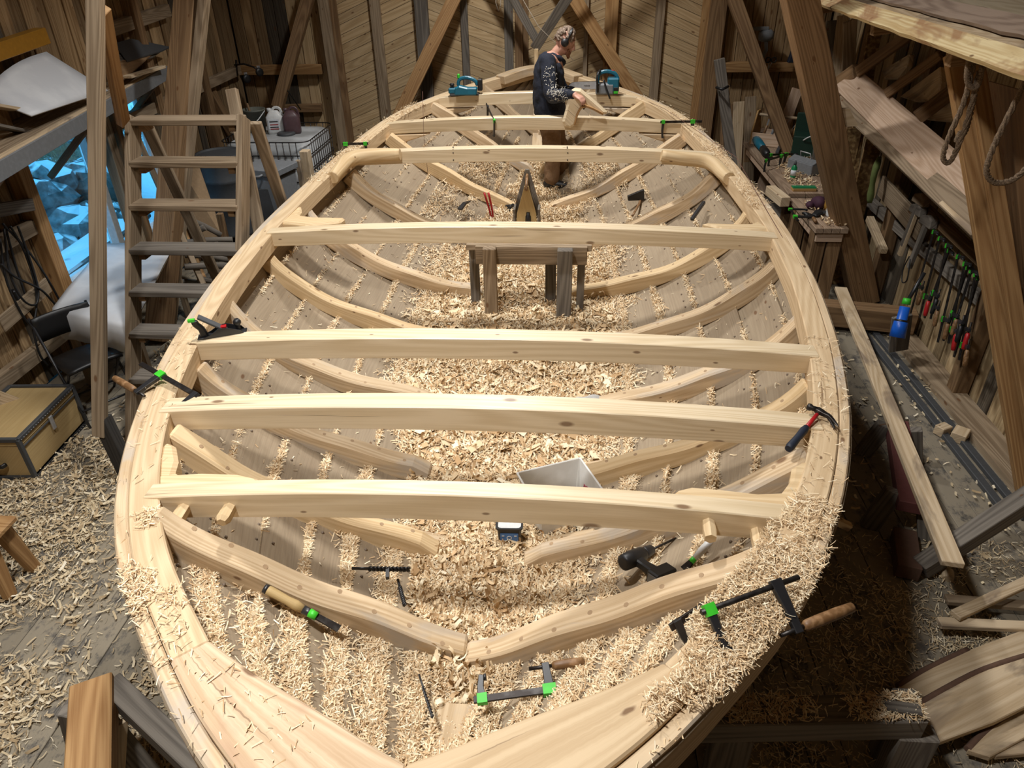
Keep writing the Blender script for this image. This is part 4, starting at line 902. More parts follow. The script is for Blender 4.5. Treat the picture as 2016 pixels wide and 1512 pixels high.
for k in range(46):
    x = -5.3-rs.random()**1.2*4.6; y = 6.7+(-x-4.95)*1.35+rs.uniform(-1.5, 1.3); r = rs.uniform(.15, .36)*(1.0+.22*(-x-5)); m = MB(); rr = []
    for i in range(7):
        th = -math.pi/2+math.pi*i/6; rr.append([Vector((x, y, bankz(x, y)+r*.25))+Vector((math.cos(th)*math.cos(a)*1.25, math.cos(th)*math.sin(a), math.sin(th)*.75))*(r*(1+.35*mnoise.noise(Vector((math.cos(a)*2+k*3, math.sin(a)*2, th*1.5))))) for a in [2*math.pi*q/10 for q in range(10)]])
    o = m.rings(rr, True, True, False).build('boulder', 'snow_rock' if k % 4 else 'boulder_red', fix=True); tag(o, 'snow capped grey boulder on the bank outside the window' if k % 4 else 'bare reddish boulder on the bank outside the window', 'boulder', grp+(' capped' if k % 4 else ' bare'))
gs = Strips(); n = 2600; P = np.stack([-6.5-3.5*RNG.random(n), 7.5+4.5*RNG.random(n), np.zeros(n)], 1); P[:, 2] = [bankz(a, b)+.25 for a, b in P[:, :2]]; gs.add(P, RNG.normal(size=(n, 3))*[1, 1, .15], (.4, .9), (.006, .014), (.1, .8), .5); plain('dry_grass', (.36, .28, .17), .9)
gs.build('dry_grass', 'dry_grass', 'tall dry grass stalks on the snowy bank outside the window', 'grass')
for k, (dxx, zz) in enumerate(((-.42, .50), (-.72, .42))): bar('snowy_step', (XL+dxx, 5.3, zz), (XL+dxx-.15, 7.9, zz), .24, .07, 'snow_rock', 'snow covered plank step %s the window sill' % ('nearest outside' if k == 0 else 'lower down beyond'), 'step', bevel=.02)
m = MB(); m.prism([(-5.2, 5.0, .34), (-5.1, 6.9, .36), (-6.2, 7.4, .42), (-6.9, 6.2, .38), (-6.2, 5.0, .34)], (0, 0, 1), .3); plain('granite', (.42, .42, .44), .8, scale=60, dark=(.25, .25, .27)); tag(m.build('granite_slab', 'granite', None, .03), 'flat grey granite slab below the window outside', 'rock')
# table under a white sheet
plain('sheet_white', (.70, .72, .74), .55, scale=4, dark=(.60, .62, .65))
T = [px(103, 606, z=.76), px(262, 640, z=.76), px(345, 478, z=.76), px(205, 478, z=.76)]
root = thing('covered_table', 'table covered with a white plastic sheet under the window', 'table', tuple(sum(T, Vector())/4*1.0-Vector((0, 0, .76))))
m = MB(); rows = []
for i in range(13):
    v = i/12; row = []
    for j in range(17):
        u = j/16; p = (T[0].lerp(T[1], u)).lerp(T[3].lerp(T[2], u), v); p = Vector((p.x, p.y, .76+.008*math.sin(u*9+v*4)*math.sin(v*7))); row.append(p)
    rows.append(row)
fr = [p+(T[0]-T[3]).normalized()*.035+Vector((0, 0, -.03)) for p in rows[0]]; fr2 = [p+(T[0]-T[3]).normalized()*(.05+.01*math.sin(k))+Vector((0, 0, -.24-.008*math.sin(k*1.7))) for k, p in enumerate(rows[0])]
m.rings([fr2, fr]+rows, False, False, True); o = m.build('plastic_sheet', 'sheet_white', root); sm = o.modifiers.new('thick', 'SOLIDIFY'); sm.thickness = .006
MB().prism([p.lerp(sum(T, Vector())/4, .06)-Vector((0, 0, .012)) for p in T], (0, 0, 1), .03).build('table_top', 'timber_greybrown', root)
for p in T: q = p.lerp(sum(T, Vector())/4, .12); MB().box((q.x, q.y, .36), (.05, .05, .72), None, 1, 2).build('leg', 'timber_greybrown', root, .003)
# stair with seven treads and its hand rail
stair = thing('wooden_stair', 'worn brown wooden stair with open treads beside the boat', 'stairs', tuple(px(340, 800, z=0)))
ST = [242, 325, 410, 497, 580, 662, 752]; YK = [5.2-.15*k for k in range(7)]; LX, RX = [], []
for k, (yy, Yk) in enumerate(zip(ST, YK)):
    a = px(250+k*2.2, yy, Y=Yk); b = px(447, yy+1, Y=Yk); L_ = a.x if k else a.x; a = Vector((px(256, yy, Y=Yk).x, Yk, a.z)); b = Vector((a.x+.80, Yk, a.z)); LX.append(a); RX.append(b)
    MB().box(((a.x+b.x)/2, Yk+.085, a.z-.0), (b.x-a.x+.02, .17, .045)).build('tread', 'timber_greybrown' if k < 3 else 'timber_grey', stair, .006)
    for q, s_ in ((a, 1), (b, -1)): MB().box((q.x+s_*.06, Yk+.09, a.z-.045), (.05, .12, .05)).build('cleat', 'timber_brown', stair, .003)
dv = (LX[0]-LX[6]); 
for P_, sx in ((LX, -1), (RX, 1)):
    d = P_[6]-P_[0]; lo = P_[6]+d*(P_[6].z/(-d.z)) ; hi = P_[0]+Vector((0, 0, .02)); MB().beam(lo+Vector((sx*.02, .09, 0)), hi+Vector((sx*.02, .09, 0)), .045, .15, (0, 1, .4)).build('stringer', 'timber_greybrown', stair, .004)
for P_, sx in ((LX, -1), (RX, 1)): MB().beam(P_[0]+Vector((sx*.03, .25, -.05)), Vector((P_[0].x+sx*.03, 6.1, .0)), .045, .09, (1, 0, 0)).build('back_leg', 'timber_greybrown', stair, .004)
b0, b1 = px(197, 858, Y=3.75), px(187, -25, Y=4.35); br = MB().beam(b0, b1, .085, .055, (0, 1, 0)).build('hand_rail_post', 'timber_greybrown', stair, .003)
MB().beam(px(202, 22, Y=4.4), px(243, 240, Y=5.1), .05, .09, (0, 1, 0)).build('hand_rail', 'timber_orange', stair, .003)
MB().beam(b0+Vector((.02, .05, .12)), Vector((b0.x+.12, b0.y-.02, 0)), .10, .09, (0, 1, 0)).build('rail_foot', 'timber_black', stair, .004)
# leaning timbers on the left
lean('grey_stud', (456, 176), (508, 440), 5.75, 5.35, .09, .05, 'timber_greybrown', 'grey-brown timber leaning upright against the right of the stair', extend='down')
lean('roof_prop', (372, 0), (318, 600), 7.2, 5.9, .19, .20, 'timber_brown', 'thick dark brown prop leaning behind the stair')
lean('roof_prop', (402, 0), (352, 480), 7.15, 6.3, .07, .12, 'timber_greybrown', 'narrow timber fixed along the right of the dark brown prop')
lean('wall_brace', (310, 0), (452, 250), 9.0, 9.3, .10, .14, 'timber_brown', 'dark diagonal brace against the boards behind the stair', extend='down')
lean('roof_brace', (606, -2), (546, 212), 9.95, 9.6, .14, .12, 'timber_brown', 'brown diagonal brace left of the boarded doors', extend='up')
lean('door_brace', (893, 0), (780, 240), 9.95, 9.6, .16, .09, 'timber_orange', 'orange-brown diagonal brace before the left herringbone door', extend='up')
lean('door_brace', (1133, 0), (1240, 170), 9.9, 9.85, .16, .09, 'timber_orange', 'orange-brown diagonal brace before the right herringbone door')
lean('roof_lath', (1118, -5), (1052, 96), 9.6, 9.75, .03, .12, 'timber_grey', 'grey lath slanting down to the stem behind the man', extend='up', up=(1, 0, 0))
lean('roof_lath', (1008, -5), (1056, 78), 9.8, 9.8, .03, .10, 'timber_grey', 'grey lath crossing behind the slanted lath at the far doors', extend='up', up=(1, 0, 0))
lean('stem_stay', (1056, 96), (1056, 130), 9.72, 9.72, .05, .05, 'pine_fresh', 'short pale stay standing on the stem behind the man', extend=False)
bar('leaning_plank', px(338, 400, Y=7.0), px(405, 560, Y=6.3), .03, .22, 'timber_orange', 'orange plank leaning between the stair and the barrel', 'plank')
bar('leaning_plank', px(270, 270, Y=6.7), px(400, 560, Y=6.1), .05, .05, 'timber_greybrown', 'slim batten slanting behind the stair treads', 'plank')
plain('cardboard', (.33, .22, .12), .8); m = MB(); m.prism([px(355, 330, Y=7.3), px(392, 332, Y=7.5), px(440, 470, Y=7.1), px(400, 500, Y=7.0)], (0, -1, 0), .02); tag(m.build('cardboard_sheet', 'cardboard'), 'brown cardboard sheet leaning behind the stair', 'cardboard')
rs = random.Random(3)
for k in range(16):
    a = px(rs.uniform(385, 445), rs.uniform(500, 560), Y=6.2+rs.random()*.5); a.z = .1+.05*k; d = Vector((rs.uniform(-.3, .3), rs.uniform(-.15, .15), rs.uniform(-.08, .12)))
    o = MB().tube(cut([a-d, a+Vector((0, 0, .02)), a+d], 6), rs.uniform(.018, .035), 6).build('firewood_stick', 'timber_grey'); tag(o, 'weathered grey stick in the firewood heap behind the stair', 'stick', 'sticks in the firewood heap')
bar('firewood_rack_post', px(432, 420, Y=6.9), Vector((px(432, 420, Y=6.9).x, 6.9, 0)), .06, .06, 'timber_brown', 'short brown post at the firewood heap', 'post')
# loft shelf along the left wall
A_, B_ = px(-60, 372, z=1.93), px(331, 142, z=2.08); d = (B_-A_).normalized(); f = Fr(A_, d)
root = thing('loft_shelf', 'long sagging shelf along the left wall with grey metal edge', 'shelf', tuple(A_)); L = (B_-A_).length
MB().beam(f(0, 0, -.0), f(L, 0, 0), .02, .12).build('edge_strip', 'grey_plastic', root, .003); MB().beam(f(0, .03, .045), f(L, .03, .045), .05, .05).build('edge_batten', 'plank_pale', root, .004)
w = .50
for k in range(4): MB().beam(f(.02, .12+k*w/4, .03), f(L-.02, .12+k*w/4, .03), w/4-.006, .028).build('deck_board', 'timber_greybrown', root, .003)
for x in (.4, L*.5, L-.3): MB().beam(f(x, .02, -.03), f(x, w+.06, -.03), .06, .07).build('bearer', 'timber_brown', root, .003); MB().beam(f(x, .04, -.05), f(x, w+.04, -.5), .05, .05).build('strut', 'timber_brown', root, .003)
zt = A_.z+.06
m = MB(); rows = []
for i in range(9):
    u = i/8; row = []
    for j in range(9):
        v = j/8; a = px(-40, 190, X=-3.96).lerp(px(62, 230, X=-3.62), v); b = px(90, 104, X=-3.98).lerp(px(212, 180, X=-3.72), v); p = a.lerp(b, u)+Vector((.0, 0, .05*math.sin(u*3.1)*(1-v))); row.append(p)
    rows.append(row)
o = m.rings(rows, False, False, True).build('white_panel', 'sheet_white'); sm = o.modifiers.new('t', 'SOLIDIFY'); sm.thickness = .012; tag(o, 'bowed white panel lying on the loft shelf', 'panel')
bar('orange_beam', px(-40, 112, X=-3.98), px(84, 70, X=-3.98), .10, .12, 'orange_paint' if plain('orange_paint', (.36, .17, .015), .4) is None else 'orange_paint', 'orange varnished beam lying on top of the loft shelf', 'beam')
for k, (pts, mt, lab) in enumerate((([(225, 85), (258, 76), (335, 92), (318, 100), (250, 120)], 'dark_grey', 'dark bent sheet on top of the loft shelf pile'), ([(228, 122), (300, 105), (262, 140), (240, 158)], 'timber_brown', 'brown board under the dark sheets on the loft shelf'), ([(222, 105), (320, 98), (300, 112), (225, 128)], 'timber_grey', 'weathered grey sheet in the loft shelf pile'))):
    m = MB(); m.prism([px(a, b, X=-4.02+.3*min(1, max(0, (b-78)/80))-.02*k) for a, b in pts], (.3, 0, 1), .012); tag(m.build('loft_sheet', mt), lab, 'sheet')
for k, (a, b, lab) in enumerate(((( -20, 245), (60, 262), 'green-grey plank end under the white panel on the loft shelf'), ((250, 152), (318, 132), 'pale plank lying along the end of the loft shelf'), ((-30, 205), (30, 215), 'short pale offcut under the white panel on the loft shelf'))): bar('shelf_plank', px(*a, X=-3.75+.02*k), px(*b, X=-3.8+.02*k), .09, .025, 'timber_grey' if k == 0 else 'plank_pale', lab, 'plank')
# cables and a small shelf on the left wall
bar('wall_board', px(-40, 420, X=XL+.1), px(62, 402, X=XL+.1), .05, .10, 'timber_grey', 'grey board fixed across the wall beside the window', 'board')
plain('cable_black', (.012, .012, .013), .5)
for k, pts in enumerate(([(10, 445), (30, 520), (55, 600), (75, 690), (95, 720)], [(5, 440), (60, 500), (100, 560), (130, 620), (135, 650)], [(0, 470), (15, 560), (60, 640), (72, 580), (50, 500), (20, 445)], [(35, 445), (62, 520), (75, 570), (70, 600), (45, 590), (20, 540), (8, 450)], [(2, 520), (30, 545), (80, 570), (110, 600), (128, 610)])):
    P = [px(a, b, X=XL+.12+.05*k*.4) for a, b in pts]; tag(MB().tube(cut(P, 26), .009, 6).build('power_cable', 'cable_black'), 'black power cable hanging in loops on the wall left of the window', 'cable', 'cables on the left wall')
root = thing('cable_plug', 'black plug hanging at the end of the wall cables', 'plug', tuple(px(32, 585, X=XL+.12))); p = px(32, 585, X=XL+.12); MB().box(p, (.05, .05, .13)).build('plug_body', 'black_plastic', root, .01); MB().beam(p, p+Vector((.02, .06, -.35)), .03, .03).build('cord_sleeve', 'timber_brown', root)
bar('leaning_board', px(2, 640, X=XL+.14), px(95, 560, X=XL+.14), .02, .13, 'timber_greybrown', 'split pale board slanting on the wall below the cables', 'board'); bar('leaning_board', px(-30, 790, X=-3.85), px(32, 812, X=-3.75), .02, .22, 'plank_pale', 'pale board end leaning behind the plywood chest', 'board')
# folding chair
o = Vector((-3.40, 4.62, 0)); f = Fr(o, (.80, -.60, 0)); root = thing('folding_chair', 'black folding chair standing by the covered table', 'chair', tuple(o))
m = MB(); m.rings([[f(a, b, .44+.012*math.cos(b*9)+.02*(a > .16)) for b in np.linspace(-.20, .20, 7)] for a in (-.19, -.1, .05, .17, .21)], False, False, True); q = m.build('seat', 'black_plastic', root); q.modifiers.new('t', 'SOLIDIFY').thickness = -.025
m = MB(); m.rings([[f(-.26-.02*(z-.6)+.03*(b/.2)**2, b, z) for b in np.linspace(-.21, .21, 9)] for z in (.60, .68, .76, .80)], False, False, True); q = m.build('backrest', 'black_plastic', root); q.modifiers.new('t', 'SOLIDIFY').thickness = .02
for s_ in (-1, 1):
    MB().tube([f(.24, s_*.21, .0), f(-.02, s_*.21, .42), f(-.26, s_*.21, .80)], .011, 7).build('front_leg', 'black_metal', root); MB().tube([f(-.25, s_*.19, .0), f(.15, s_*.19, .45)], .011, 7).build('rear_leg', 'black_metal', root)
for a, z in ((.17, .12), (-.18, .09)): MB().tube([f(a, -.2, z), f(a, .2, z)], .009, 6).build('cross_tube', 'black_metal', root)
# plywood flight chest
F_, R_ = px(71, 942, z=0), px(170, 832, z=0); f = Fr(F_, R_-F_); L = (R_-F_).length; Wd = .48; Hc = .34
root = thing('flight_chest', 'plywood chest with grey riveted metal edges on the floor', 'chest', tuple(F_))
MB().box(f(L/2, Wd/2, Hc*.41), (L-.01, Wd-.01, Hc*.82), f.M).build('chest_body', 'plywood', root); ld = MB().box(f(L/2, Wd/2, Hc*.915), (L, Wd, Hc*.165), f.M).build('lid', 'plywood', root, .004)
for y_ in (0, Wd):
    for z_ in (0, Hc*.0+.0, Hc): MB().beam(f(-.006, y_, z_ if z_ else .012), f(L+.006, y_, z_ if z_ else .012), .03, .03).build('edge_trim', 'dark_grey', root, .003)
    for x_ in (0, L): MB().beam(f(x_, y_, 0), f(x_, y_, Hc), .03, .03, f.v(1, 0, 0)).build('edge_trim', 'dark_grey', root, .003)
for x_ in (0, L): MB().beam(f(x_, 0, Hc), f(x_, Wd, Hc), .03, .03).build('edge_trim', 'dark_grey', root, .003); MB().beam(f(x_, 0, .012), f(x_, Wd, .012), .03, .03).build('edge_trim', 'dark_grey', root, .003)
MB().beam(f(0, -.004, Hc*.8), f(L, -.004, Hc*.8), .012, .006).build('lid_seam', 'dark_grey', root)
mr = MB()
for k in range(24):
    mr.lathe([(.004, 0), (.003, .003)], f(L*(k+.5)/24, -.015, Hc-.006), f.v(0, -1, 0), 5); mr.lathe([(.004, 0), (.003, .003)], f(L*(k+.5)/24, -.015, .012), f.v(0, -1, 0), 5)
mr.build('edge_rivets', 'steel', root)['kind'] = 'stuff'
MB().box(f(L*.5, -.012, Hc*.72), (.035, .012, .11), f.M).build('latch', 'steel', root, .003); MB().sweep(cut([f(-.012, Wd*.32, Hc*.42), f(-.04, Wd*.36, Hc*.40), f(-.04, Wd*.64, Hc*.40), f(-.012, Wd*.68, Hc*.42)], 8), .02, .03).build('carry_handle', 'black_plastic', root, .004)
# stool leg at the left edge and trestle bottom left
p = px(34, 1176, z=0)+Vector((-.04, 0, 0)); root = thing('low_stool', 'brown wooden stool with tapered legs on the shavings', 'stool', tuple(p))
MB().sweep([p, p+Vector((-.03, .05, .40))], [.07, .10], [.05, .06], (1, 0, 0)).build('leg', 'timber_orange', root, .008); MB().sweep([p+Vector((-.35, .0, 0)), p+Vector((-.33, .05, .40))], [.07, .10], [.05, .06], (1, 0, 0)).build('leg', 'timber_orange', root, .008)
MB().box(p+Vector((-.19, .08, .42)), (.50, .28, .04)).build('seat', 'timber_orange', root, .01); MB().tube([p+Vector((.0, .03, .30)), p+Vector((-.02, .04, .42))], .02, 8).build('peg', 'handle_wood', root)
for dx_ in (.0, -.33): MB().sweep([p+Vector((dx_, .22, 0)), p+Vector((dx_-.01, .15, .40))], [.07, .10], [.05, .06], (1, 0, 0)).build('leg', 'timber_orange', root, .008)
a0, a1 = px(178, 1335, z=.60), px(170, 1540, z=.60)
root = thing('boat_trestle', 'brown plank trestle flecked with chips beside the near left hull', 'trestle', (a0.x, a0.y-.2, 0)); d = a1-a0; w = (px(217, 1335, z=.6)-px(138, 1342, z=.6)).length
MB().beam(a0-Vector((0, 0, .05)), a0+d*1.35-Vector((0, 0, .05)), w, .10).build('top_plank', 'timber_orange', root, .006)
for yy in (a0.y-.10, a0.y-.50):
    for s_ in (-1, 1): MB().beam((a0.x+s_*.05, yy, .55), (a0.x+s_*.16, yy, 0), .05, .09, (0, 1, 0)).build('leg', 'timber_grey', root, .004)
q0, q1 = px(222, 1352, z=.52), px(400, 1520, z=.50); MB().beam(q0, q1, .09, .10).build('side_arm', 'timber_grey', root, .004); MB().beam(px(238, 1420, z=.45), px(232, 1530, z=.2), .03, .05).build('stay', 'plank_pale', root, .003)
# caged water tank with the things on it
X0, X1, Y0, Y1, H = -3.72, -2.66, 8.30, 9.36, 1.24
root = thing('caged_tank', 'white plastic liquid tank in a wire cage behind the stair', 'tank', ((X0+X1)/2, (Y0+Y1)/2, 0)); plain('tank_plastic', (.55, .57, .58), .5, scale=2.5, dark=(.34, .35, .35))
cf = Fr(((X0+X1)/2, (Y0+Y1)/2, 0)); W, D = X1-X0, Y1-Y0
MB().box(cf(0, 0, .07), (W, D, .14)).build('pallet', 'timber_grey', root, .005); MB().rings([rrect(cf, W-.06, D-.06, .14, 5, .12), rrect(cf, W-.04, D-.04, .6, 5, .12), rrect(cf, W-.06, D-.06, H-.06, 5, .12), rrect(cf, W-.16, D-.16, H-.03, 5, .1)], True, True, True).build('tank_body', 'tank_plastic', root)
for k in range(8): MB().tube([*(lambda r_: r_+[r_[0]])(rrect(cf, W, D, .16+k*(H-.16)/7, 5, .12))], .007, 5).build('cage_ring', 'dark_steel', root)
m = MB(); 
for k in range(11):
    t = -.5+(k+.5)/11
    for p in ((t*(W-.2), -D/2), (t*(W-.2), D/2), (-W/2, t*(D-.2)), (W/2, t*(D-.2))): m.tube([cf(p[0], p[1], .12), cf(p[0], p[1], H)], .006, 5)
m.build('cage_bars', 'dark_steel', root); MB().lathe([(.11, 0), (.11, .03), (.09, .04)], cf(.1, 0, H-.035), (0, 0, 1), 18).build('filler_cap', 'dark_grey', root)
plain('bucket_grey', (.13, .135, .11), .6); c = px(505, 246, Y=9.0); c.z = H-.03; root = thing('plastic_bucket', 'dirty grey bucket with wire handle on the caged tank', 'bucket', tuple(c))
MB().lathe([(.10, 0), (.135, .25), (.142, .25), (.142, .27), (.13, .27), (.095, .02)], c, (0, 0, 1), 18).build('bucket_body', 'bucket_grey', root); MB().tube(cut([c+Vector((-.14, 0, .25)), c+Vector((-.06, -.15, .12)), c+Vector((.06, -.16, .14)), c+Vector((.14, 0, .25))], 14), .006, 6).build('bail', 'white_plastic', root); MB().tube([c+Vector((-.03, 0, .1)), c+Vector((-.08, .03, .33))], .015, 7).build('stirring_stick', 'timber_brown', root)
plain('jug_purple', (.10, .055, .06), .4); plain('label_red', (.35, .04, .04), .5)
for X_, mt, lab, capm in ((543, 'white_plastic', 'white jerrycan with red and black label on the caged tank', 'white_plastic'), (575, 'jug_purple', 'dark purple jerrycan beside the white one on the caged tank', 'jug_purple')):
    c = px(X_, 262, z=H-.02); c.y += .05; c.z = H-.03; jf = Fr(c, (1, .25, 0)); root = thing('jerrycan', lab, 'jerrycan', tuple(c))
    MB().rings([rrect(jf, .19, .14, 0, 4, .03), rrect(jf, .20, .15, .03, 4, .03), rrect(jf, .20, .15, .20, 4, .03), rrect(jf, .10, .10, .265, 4, .03), rrect(jf, .06, .06, .27, 4, .02)], True, True, True).build('can_body', mt, root); MB().lathe([(.026, 0), (.026, .035)], jf(-.05, 0, .26), (0, 0, 1), 10).build('cap', capm, root)
    MB().sweep(cut([jf(-.02, 0, .265), jf(.02, 0, .30), jf(.08, 0, .28), jf(.095, 0, .18)], 10), .03, .025, (0, 1, 0)).build('handle', mt, root, .005)
    if X_ == 543:
        MB().box(jf(-.01, -.0765, .12), (.13, .003, .11), jf.M).build('label', 'sheet_white', root)
        for q, mm in ((.15, 'black_plastic'), (.115, 'label_red'), (.085, 'black_plastic'), (.065, 'label_red')): MB().box(jf(-.01, -.0785, q), (.10, .002, .012), jf.M).build('printed_mark', mm, root)
bar('tank_stick', px(455, 262, z=H), px(498, 245, z=H), .03, .02, 'timber_greybrown', 'thin stick lying on the caged tank', 'stick')
# grey bins, drum and short post near the tank
c = px(520, 330, Y=7.05); root = thing('grey_bin', 'tall grey plastic bin with rimmed lid in front of the caged tank', 'bin', (c.x, 7.1, 0)); bf = Fr((c.x, 7.15, 0), (1, -.25, 0)); Hb = c.z
MB().rings([rrect(bf, .34, .30, 0), rrect(bf, .40, .36, Hb-.06), rrect(bf, .45, .41, Hb-.06), rrect(bf, .45, .41, Hb)], True, True, False).build('bin_body', 'grey_plastic', root, .005); MB().box(bf(0, -.19, Hb*.55), (.26, .012, Hb*.6)).build('front_panel', 'dark_grey', root, .004); MB().tube(cut([bf(-.07, -.205, Hb-.04), bf(-.05, -.25, Hb-.05), bf(.05, -.25, Hb-.05), bf(.07, -.205, Hb-.04)], 8), .012, 6).build('handle', 'grey_plastic', root)
c = px(432, 300, Y=7.95); root = thing('steel_drum', 'grey steel drum standing on blocks behind the stair', 'drum', (c.x, 7.95, 0)); Hd = c.z
MB().lathe([(.26, .30), (.27, .31), (.26, .33), (.26, .33+(Hd-.33)*.33), (.272, .33+(Hd-.33)*.35), (.26, .33+(Hd-.33)*.37), (.26, .33+(Hd-.33)*.66), (.272, .33+(Hd-.33)*.68), (.26, .33+(Hd-.33)*.7), (.26, Hd-.02), (.27, Hd), (.25, Hd), (.25, Hd-.02)], (c.x, 7.95, 0), (0, 0, 1), 22).build('drum_body', 'dark_grey', root)
for s_ in (-1, 1): MB().box((c.x+s_*.15, 7.95, .15), (.14, .5, .30)).build('block', 'timber_grey', root, .005)
c = px(600, 296, Y=7.45); bar('short_post', (c.x, 7.45, 0), (c.x, 7.45, c.z), .11, .09, 'plank_pale', 'pale sawn post standing between hull and caged tank', 'post', up=(1, 0, 0))
c = px(598, 320, Y=7.7); bar('short_post', (c.x-.02, 7.6, 0), (c.x-.02, 7.6, c.z+.05), .06, .05, 'plank_pale', 'thin pale post behind the sawn post at the caged tank', 'post', up=(1, 0, 0))
# castor frame hung on the far rail
p = px(490, 138, Y=9.85); root = thing('castor_frame', 'grey steel bracket with two castor wheels hung on the far wall', 'castor frame', tuple(p))
MB().tube([px(462, 128, Y=9.9), px(480, 126, Y=9.8), px(500, 132, Y=9.8), px(512, 142, Y=9.8)], .012, 6).build('bracket', 'dark_steel', root); MB().tube([px(465, 118, Y=9.9), px(466, 150, Y=9.85)], .014, 6).build('upright', 'dark_steel', root)
for X_, Y_ in ((486, 155), (511, 142)): q = px(X_, Y_, Y=9.78); MB().lathe([(.02, -.015), (.05, -.015), (.055, 0), (.05, .015), (.02, .015)], q, (.7, -.6, .1), 16).build('castor_wheel', 'black_plastic', root); MB().beam(q, q+Vector((-.02, .03, .07)), .04, .02).build('fork', 'dark_steel', root)
tag(MB().tube(cut([px(566, 118, Y=9.70), px(568, 140, Y=9.68), px(560, 165, Y=9.64), px(578, 195, Y=9.7), px(592, 216, Y=9.95)], 16), .008, 6).build('brace_cable', 'cable_black'), 'black cable hooked on the brown diagonal brace', 'cable')
# ================================================================== RIGHT SIDE OF THE SHED
wood('live_edge', (.80, .66, .38), (.55, .38, .17), knots=.2, var=.03, stain=(.34, .17, .08)); wood('bark_edge', (.30, .225, .17), (.16, .11, .08), knots=.0, var=.1); wood('slab_top', (.34, .285, .20), (.24, .19, .12), knots=.05, var=.05)
plain('osb', (.42, .28, .12), .8, scale=25, dark=(.17, .09, .03)); plain('bark', (.13, .07, .045), .9, scale=30, bump=.5)
# rough slabs stored high on the right, one on another
EA, EB = px(2016, 150, z=2.70), px(1600, 2, z=2.70); ed = (EB-EA).normalized(); EA = EA-ed*.9; EB = EB+ed*1.6; sd = Vector((ed.y, -ed.x, 0))
def slab(name, label, prof, mats, y_from=EA, y_to=EB):
    root = thing(name, label, 'slab', tuple(y_from)); n = 40
    for (a, b, mt, nm, th) in prof:
        m = MB(); rr = []
        for k in range(n):
            p = y_from.lerp(y_to, k/(n-1)); j = .012*mnoise.noise(Vector((k*.7, 0, a[0]*9)))
            A = p+sd*(a[0]+j)+Vector((0, 0, a[1]+j*.5)); B = p+sd*b[0]+Vector((0, 0, b[1])); nr = (B-A).cross(ed).normalized(); nr = nr if nr.z > 0 else -nr
            rr.append([A, B, B-nr*th, A-nr*th])
        m.rings(rr, True, True, False).build(nm, mt, root)
    return root
slab('rough_slab', 'freshly sawn slab with bright yellow live edge stored high on the right', [((.0, 0), (.085, .07), 'live_edge', 'live_edge', .03), ((.085, .07), (.80, .20), 'plank_pale', 'slab_face', .04)], None)
slab('bark_slab', 'grey-brown slab with bark edge lying on the bright live-edged slab', [((.125, .105), (.215, .165), 'bark_edge', 'bark_edge', .02), ((.215, .165), (.86, .31), 'slab_top', 'slab_face', .03)], None)
for k, t in enumerate((.30, .52, .78)):
    p = EA.lerp(EB, t); bar('slab_bearer', p+sd*.10+Vector((0, 0, -.06)), Vector((XR-.02, p.y, p.z+.10)), .07, .11, 'timber_brown', ('nearest', 'middle', 'farthest')[k]+' brown bearer carrying the rough slabs from the right wall', 'bearer')
# props under the slabs
a, b = px(1880, 122, X=2.62), px(2003, 872, X=3.30); d = b-a; bar('slab_prop', a-d*.02, b+d*(b.z/-d.z), .10, .06, 'timber_orange', 'orange-brown prop under the rough slab edge behind the hanging ropes', 'prop', up=(0, 1, 0))
a, b = px(1930, 190, X=2.75), px(2022, 760, X=3.25); d = b-a; bar('slab_prop', a-d*.10, b+d*(b.z/-d.z), .09, .05, 'timber_orange', 'second orange-brown prop close beside the dark plywood', 'prop', up=(0, 1, 0))
m = MB(); m.prism([px(1945, 160, X=2.95), px(2090, 200, X=2.80), px(2110, 930, X=3.30), px(2012, 880, X=3.38)], (-1, -.3, 0), .02); wood('panel_brown', (.20, .11, .05), (.12, .065, .028), knots=.12, var=.05); tag(m.build('plywood_sheet', 'panel_brown'), 'dark brown plywood sheet standing by the props at the right edge', 'sheet')
# hanging ropes
for pts, lab, Yr in (([(1917, 122), (1898, 200), (1868, 270), (1857, 308), (1866, 320), (1880, 302), (1905, 235), (1928, 140)], 'brown rope hanging in a long loop from the slab', 3.95), ([(1908, 118), (1904, 155), (1914, 172), (1926, 165), (1934, 130)], 'short knotted rope loop at the top of the hanging rope', 3.93), ([(2040, 120), (2005, 190), (1965, 270), (1944, 325), (1947, 350), (1966, 360), (2000, 350), (2040, 310)], 'thick rope swinging in a wide loop beside the dark plywood', 3.6), ([(1926, 150), (1916, 200), (1902, 255), (1884, 276), (1890, 262)], 'rope end twisted beside the long loop', 3.97)):
    P = cut([px(a, b, Y=Yr) for a, b in pts], 60); m = MB()
    for ph in (0, 2.094, 4.189): m.tube([p+Vector((math.cos(k*.9+ph), .4*math.sin(k*.9+ph), math.sin(k*.9+ph)))*.007 for k, p in enumerate(P)], .009, 5)
    tag(m.build('hanging_rope', 'rope'), lab, 'rope')
